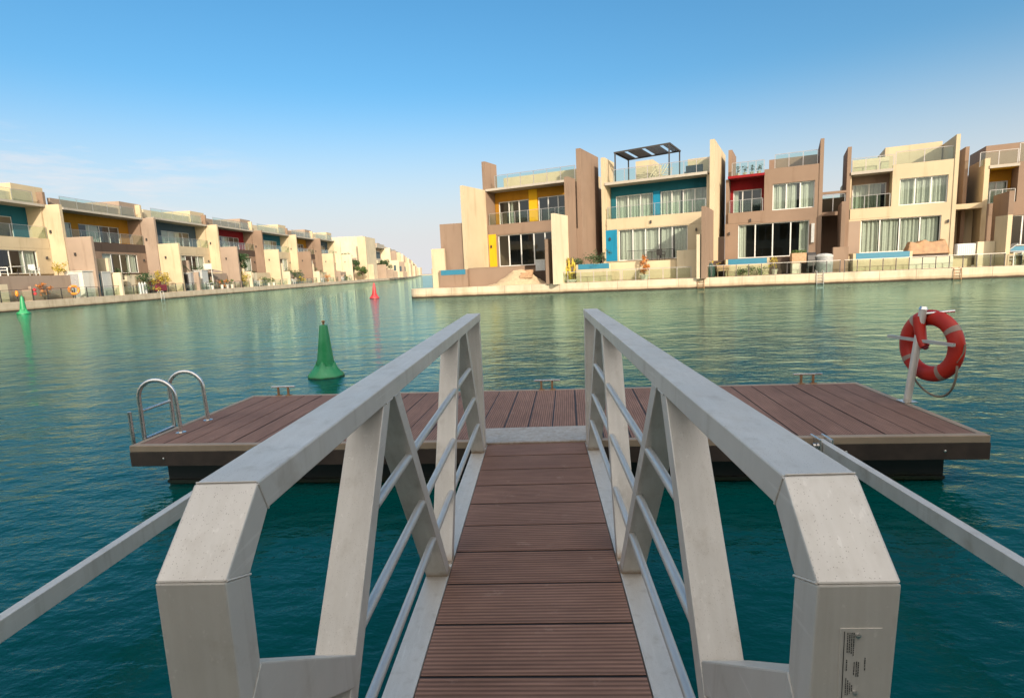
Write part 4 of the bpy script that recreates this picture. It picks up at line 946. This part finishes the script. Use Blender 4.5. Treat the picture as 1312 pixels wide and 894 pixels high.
for i, cx_ in enumerate((-3.45, .13, 3.33)):
    c = thing("mooring_cleat", ("small steel mooring cleat on the pontoon's far edge near the ladder", "small steel mooring cleat on the pontoon's far edge straight ahead of the gangway", "small steel mooring cleat on the pontoon's far edge near the red life ring")[i], "cleat", (cx_, pd-.035, pz), FP, "cleats along the pontoon's far edge")
    m = MB(FP); m.box(cx_-.17, cx_+.17, pd-.05, pd-.02, pz+.115, pz+.135); m.build("bar", 'chrome', c, bevel=.005)
    for d in (-.075, .065): m = MB(FP); m.box(cx_+d-.012, cx_+d+.012, pd-.045, pd-.025, pz+.005, pz+.1149); m.box(cx_+d-.03, cx_+d+.04, pd-.06, pd-.01, pz+.0045, pz+.013); m.build("leg", 'rust', c)
# swim ladder
la = thing("swim_ladder", "polished steel swim ladder arched over the pontoon's left edge", "ladder", (-4.1, 5.9, .45))
lx = -3.98
def hoop(y0, name):
    pts = [(lx+.13, y0, .44), (lx+.12, y0, .80)]
    for i in range(13):
        t = math.pi*i/12; pts.append((lx-.08+.2*math.cos(t), y0, .84+.19*math.sin(t)))
    pts += [(lx-.28, y0, .6), (lx-.28, y0, .34), (lx-.24, y0, .30), (lx-.02, y0, .30)]
    MB().tube(pts, .022, 14).build(name, 'chrome', la, True)
    MB().lathe([(.05, .448), (.05, .462), (.028, .47)], 16, (lx+.13, y0, 0)).build("foot_flange", 'chrome', la, True)
hoop(5.45, "handrail"); hoop(5.93, "handrail")
for z_ in (.70, .40): MB().tube([(lx-.28, 5.45, z_), (lx-.28, 5.93, z_)], .016, 10).build("rung", 'chrome', la, True)
m = MB(); m.tube([(lx-.335, 5.36, .30), (lx-.335, 5.36, .72)], .02, 10); m.build("bracket", 'chrome', la, True)
# life ring post at the pontoon's right edge
Px, Py = 3.79, 5.79
ps = thing("life_ring_post", "leaning steel post with a crossbar on the pontoon's right edge", "post", (Px, Py, .45))
MB().tube([(Px, Py, .45), (Px+.105, Py, 1.42)], .036, 16).build("pole", 'alu', ps, True)
MB().tube([(Px+.104, Py, 1.415), (Px+.107, Py, 1.445)], [.042, .03], 16).build("pole_cap", 'chrome', ps, True)
m = MB(); m.box(Px-.07, Px+.07, Py-.07, Py+.07, .4545, .466); m.build("foot_flange", 'chrome', ps, bevel=.003)
be = R(-80); bd = Vector((math.cos(be), math.sin(be), 0)); nrm = Vector((-bd.y, bd.x, 0))
if nrm.x < 0: nrm = -nrm
cc = Vector((Px+.075, Py, 1.06))
for z_ in (1.095,):
    c_ = cc+Vector((0, 0, .04)); MB().bar(c_-bd*.38, c_+bd*.40, .035, .03).build("crossbar", 'tube', ps)
MB().tube([cc+Vector((.03, 0, .31))-bd*.0, cc+Vector((.03, 0, .345))+bd*.2+nrm*.16], .014, 8).build("upper_hook", 'chrome', ps)
# ring just outside the post
rc = cc+nrm*.115+bd*.03; rc.z = 1.04
Fg = Matrix.Translation(rc) @ Matrix.Rotation(be, 4, 'Z')
rg = thing("life_ring", "red life ring with pale bands on the pontoon's steel post", "life ring", (rc.x, rc.y, rc.z-.37))
torus(Fg, (0, 0, 0), .290, .080, 64, 20, .058).build("ring", 'ring', rg, True)
for t in (.55, 2.15, 3.65, 5.15): torus(Fg, (0, 0, 0), .290, .0822, 6, 20, .0602, t, t+.16).build("reflective_band", 'band', rg, True)
pts = []
for i in range(25):
    t = i/24; a = R(-118+95*t); rad = .385+.11*math.sin(math.pi*t); pts.append((rad*math.cos(a), .03*math.sin(t*5)-.02, rad*math.sin(a)-.03*math.sin(math.pi*t)))
MB(Fg).tube(pts, .011, 8).build("grab_rope", 'rope', rg, True)
MB(Fg).tube([(.33, -.03, -.12), (.37, -.01, -.03), (.375, .0, .06)], .007, 8).build("grab_rope", 'rope', rg, True)
li = thing("ring_light", "red tubular rescue light hanging inside the pontoon's life ring", "rescue light", (rc.x-.05, rc.y, 1.1))
Fl2 = Matrix.Translation(rc-nrm*.10) @ Matrix.Rotation(be, 4, 'Z')
MB(Fl2).tube([(-.06, 0, .30), (-.045, 0, .22), (-.01, .0, .06), (.04, .0, -.0)], [.05, .055, .05, .042], 14).build("tube", 'ring', li, True)
MB(Fl2).tube([(.035, 0, .006), (.055, 0, -.018)], [.03, .022], 12).build("cap", 'maroon', li, True)

# ------------------------------------------------------------------ gangway
gw = thing("gangway", "grey aluminium truss gangway with brown composite boards", "gangway", (-.085, 2.7, .3))
m = MB(); y_ = 4.754
ppts = []
while y_ > .4: m.box(-.521, .351, y_-.317+.014, y_, .449, .4535+random.uniform(-.001, .001)); y_ -= .317
m.build("deck_boards", 'deckx', gw, bevel=.003)
m = MB(); m.box(-.5225, .3525, .42, 4.752, .405, .4487); m.build("gap_shade_sheet", 'float', gw)  # added black backing that stands in for shade between the boards
ZT = 1.64
for side, (xa, xb) in enumerate(((-.645, -.525), (.356, .476))):
    fy = .93 if side == 0 else .90
    before = set(gw.children)
    m = MB(); m.box(xa, xb, .3, 4.78, .26, .452); m.build("stringer", 'alu', gw, bevel=.004)
    # top rail with its bevelled nose, as one bent box section
    t = .062
    out = [(4.76, ZT), (fy, ZT), (fy-.13, ZT-.115), (fy-.13, 1.30), (fy+.36, .925), (fy+.36, .985), (fy-.055, 1.315), (fy-.055, ZT-.14), (fy+.03, ZT-t), (4.76, ZT-t)]
    # split into convex pieces: rail, nose, leg, strut
    rail = MB(); rail.prism([(4.76, ZT), (4.76, ZT-t), (fy+.026, ZT-t), (fy, ZT)], 0, xa, xb)
    rail.prism([(fy, ZT), (fy+.026, ZT-t), (fy-.058, ZT-.146), (fy-.13, ZT-.118)], 0, xa, xb)
    rail.prism([(fy-.13, ZT-.118), (fy-.058, ZT-.146), (fy-.058, 1.325), (fy-.13, 1.245)], 0, xa, xb)
    rail.prism([(fy-.13, 1.245), (fy-.058, 1.325), (fy+.385, 1.0), (fy+.35, .93)], 0, xa, xb)
    rail.build("top_rail", 'alu', gw, bevel=.004)
    def leg(p, q, nm="brace", th=.065, ins=.004):
        (y0, z0), (y1, z1) = p, q; d = Vector((0, y1-y0, z1-z0)).normalized(); n_ = Vector((0, -d.z, d.y))*th/2
        mm = MB(); mm.prism([(y0-n_.y, z0-n_.z), (y0+n_.y, z0+n_.z), (y1+n_.y, z1+n_.z), (y1-n_.y, z1-n_.z)], 0, xa+ins, xb-ins); return mm.build(nm, 'alu', gw, bevel=.003)
    leg((.93, .44), (1.81, 1.60)); leg((2.66, .44), (1.91, 1.60)); leg((2.78, .44), (3.50, 1.60)); leg((4.58, .44), (3.83, 1.60))
    m = MB(); m.box(xa+.004, xb-.004, 4.67, 4.745, .455, ZT-t+.01); m.build("end_post", 'alu', gw, bevel=.003)
    def bead(p, q, r=.0042):
        p = Vector(p); q = Vector(q); n_ = max(3, int((q-p).length/.006)); MB().tube([p+(q-p)*(i/n_) for i in range(n_+1)], [r*(1+.28*math.sin(i*2.2)) for i in range(n_+1)], 6).build("weld_bead", 'alu', gw, True)
    xi = xb-.004 if side == 0 else xa+.004
    for yb_, tl_ in ((2.66, 1), (2.78, -1), (4.58, 1)):
        h_ = .04; bead((xa+.006, yb_-h_, .4535), (xb-.006, yb_-h_, .4535)); bead((xa+.006, yb_+h_, .4535), (xb-.006, yb_+h_, .4535)); bead((xi, yb_-h_, .4535), (xi, yb_+h_, .4535))
    for ya_ in (1.81, 1.91, 3.50, 3.83): bead((xi, ya_-.04, ZT-t-.001), (xi, ya_+.04, ZT-t-.001)); bead((xa+.006, ya_-.035, ZT-t-.001), (xb-.006, ya_-.035, ZT-t-.001))
    xs_ = xb if side == 0 else xa
    bead((xs_, fy, ZT-.004), (xs_, fy+.026, ZT-t), .002); bead((xs_, fy-.126, ZT-.118), (xs_, fy-.058, ZT-.146), .002); bead((xs_, fy-.126, 1.249), (xs_, fy-.06, 1.322), .002)
    bead((xa+.003, fy+.001, ZT+.0005), (xb-.003, fy+.001, ZT+.0005), .0016)
    bead((xa+.006, fy+.355, .998), (xb-.006, fy+.355, .998), .004)
    xt = xb-.02 if side == 0 else xa+.02
    for z_, ya, yb in ((1.285, 1.62, 4.05), (1.02, 1.40, 4.25), (.765, 1.18, 4.42)):
        MB().tube([(xt, ya, z_), (xt, yb, z_)], .0165, 14).build("guard_tube", 'tube', gw, True)
    if side == 1:      # this truss leans outwards a little, more at its near end
        for o in set(gw.children)-before:
            for v in o.data.vertices:
                zz, yy = v.co.z+.3, v.co.y+2.7
                v.co.x += max(0, zz-.45)*(.034-.0058*(yy-.8))
m = MB(); m.box(-.60, .43, 4.775, 5.22, .458, .47); m.box(-.56, .39, 4.757, 4.774, .40, .468); m.build("landing_plate", 'alu', gw, bevel=.002)
m = MB()
for x_ in (-.62, .36):
    m.box(x_, x_+.10, 4.35, 4.86, .16, .24); m.box(x_+.02, x_+.08, 4.74, 4.86, .24, .42)
m.build("hinge_bracket", 'tube', gw)
# information print and rivets on the right nose
PX = .012
pl = MB(Matrix.Translation((PX, 0, 0))); yp = .90-.13-.0012
pl.box(.415, .476, yp, yp+.003, 1.0, 1.452); pt_ = pl.build("info_plate", 'alu', gw)
yq = yp-.0006; m = MB(Matrix.Translation((PX, 0, 0))); rng = random.Random(6)
m.add([(.420, yq, 1.02), (.4212, yq, 1.02), (.4212, yq, 1.448), (.420, yq, 1.448)], [(0, 1, 2, 3)])
def lines(xc, z0, z1, w_=.0014):
    z = z1
    while z > z0:
        l = rng.uniform(.0012, .0042); m.add([(xc-w_/2, yq, z-l), (xc+w_/2, yq, z-l), (xc+w_/2, yq, z), (xc-w_/2, yq, z)], [(0, 1, 2, 3)])
        if rng.random() < .5: m.add([(xc-w_/2, yq-.0001, z-l-.0007), (xc-w_/2+.0006, yq-.0001, z-l-.0007), (xc-w_/2+.0006, yq-.0001, z), (xc-w_/2, yq-.0001, z)], [(0, 1, 2, 3)])
        z -= l+rng.uniform(.0005, .0014)
for xc, a, b in ((.4255, 1.415, 1.446), (.4285, 1.415, 1.446), (.4315, 1.415, 1.446), (.4345, 1.408, 1.446), (.4255, 1.385, 1.402), (.440, 1.375, 1.399), (.4428, 1.376, 1.398), (.4365, 1.378, 1.398), (.452, 1.384, 1.405),
                 (.4255, 1.345, 1.372), (.4285, 1.345, 1.368), (.4315, 1.345, 1.364), (.4345, 1.348, 1.36), (.4255, 1.2, 1.31), (.432, 1.22, 1.32), (.44, 1.2, 1.3)): lines(xc, a, b)
m.build("print", 'print', pt_)
for x_, z_ in ((.4405, 1.441), (.4395, 1.347)):
    b = MB(Matrix.Translation((x_+PX, yp-.0002, z_)) @ Matrix.Rotation(R(90), 4, 'X')); b.lathe([(.0042, 0), (.004, .0018), (.0022, .003), (.0005, .0034)], 16); b.build("rivet", 'chrome', gw, True)
# stay arms from shore to pontoon
for x_, ye, lab in ((2.365, 4.92, "flat grey steel stay arm right of the gangway, pinned to the pontoon"), (-2.68, 5.02, "flat grey steel stay arm left of the gangway, pinned to the pontoon")):
    a = thing("stay_arm", lab, "stay arm", (x_, 2, .3), I4, "stay arms beside the gangway")
    m = MB(); m.box(x_-.03, x_+.03, -1.15, ye-.08, .335, .445); m.build("bar", 'alu', a, bevel=.004)
    m = MB()
    for d in (-.055, .037): m.box(x_+d, x_+d+.018, ye-.34, ye-.16, .31, .47)
    m.build("clevis", 'chrome', a, bevel=.004)
    MB(Matrix.Translation((x_-.08, ye-.26, .39)) @ Matrix.Rotation(R(90), 4, 'Y')).lathe([(.03, 0), (.03, .02), (.016, .021), (.016, .139), (.03, .14), (.03, .16)], 16).build("pin", 'chrome', a, True)

# ------------------------------------------------------------------ villas on the near shore, behind the camera (they shade the foreground)
for i, x_ in enumerate((-12.6, .2, 13.0)):
    r = thing("shore_villa", ["cream", "brown"][i % 2]+" villa on the near shore behind the viewpoint, "+ords[i]+" from the left", "villa", (x_+6, -15, .9), I4, "villas on the near shore")
    m = MB(); m.holed(x_, x_+12.4, .9, 9.3, -9, .3, [(x_+1.2, x_+7, 1.0, 4.0), (x_+1, x_+5, 5.2, 8), (x_+6.2, x_+11, 5.2, 8)]); m.box(x_, x_+.3, -18, -9.01, .9, 9.3); m.box(x_+12.1, x_+12.4, -18, -9.01, .9, 9.3); m.box(x_, x_+12.4, -18.3, -18.01, .9, 9.3); m.build("wall", ('cream', 'brown')[i % 2], r)
    m = MB(); m.box(x_-.1, x_+12.45, -18.3, -8.4, 9.302, 9.5); m.build("roof_slab", 'slab', r)
    m = MB(); m.box(x_, x_+11.9, -16, -10.5, 9.502, 12.2); m.build("stair_block", ('cream', 'brown')[i % 2], r)
    for a, b, c, d in ((1.2, 7, 1.0, 4.0), (1, 5, 5.2, 8), (6.2, 11, 5.2, 8)): window(r, I4 @ Matrix.Translation((0, -18.5, 0)) if False else I4, x_+a, x_+b, c, d, -8.9-.0, 3)
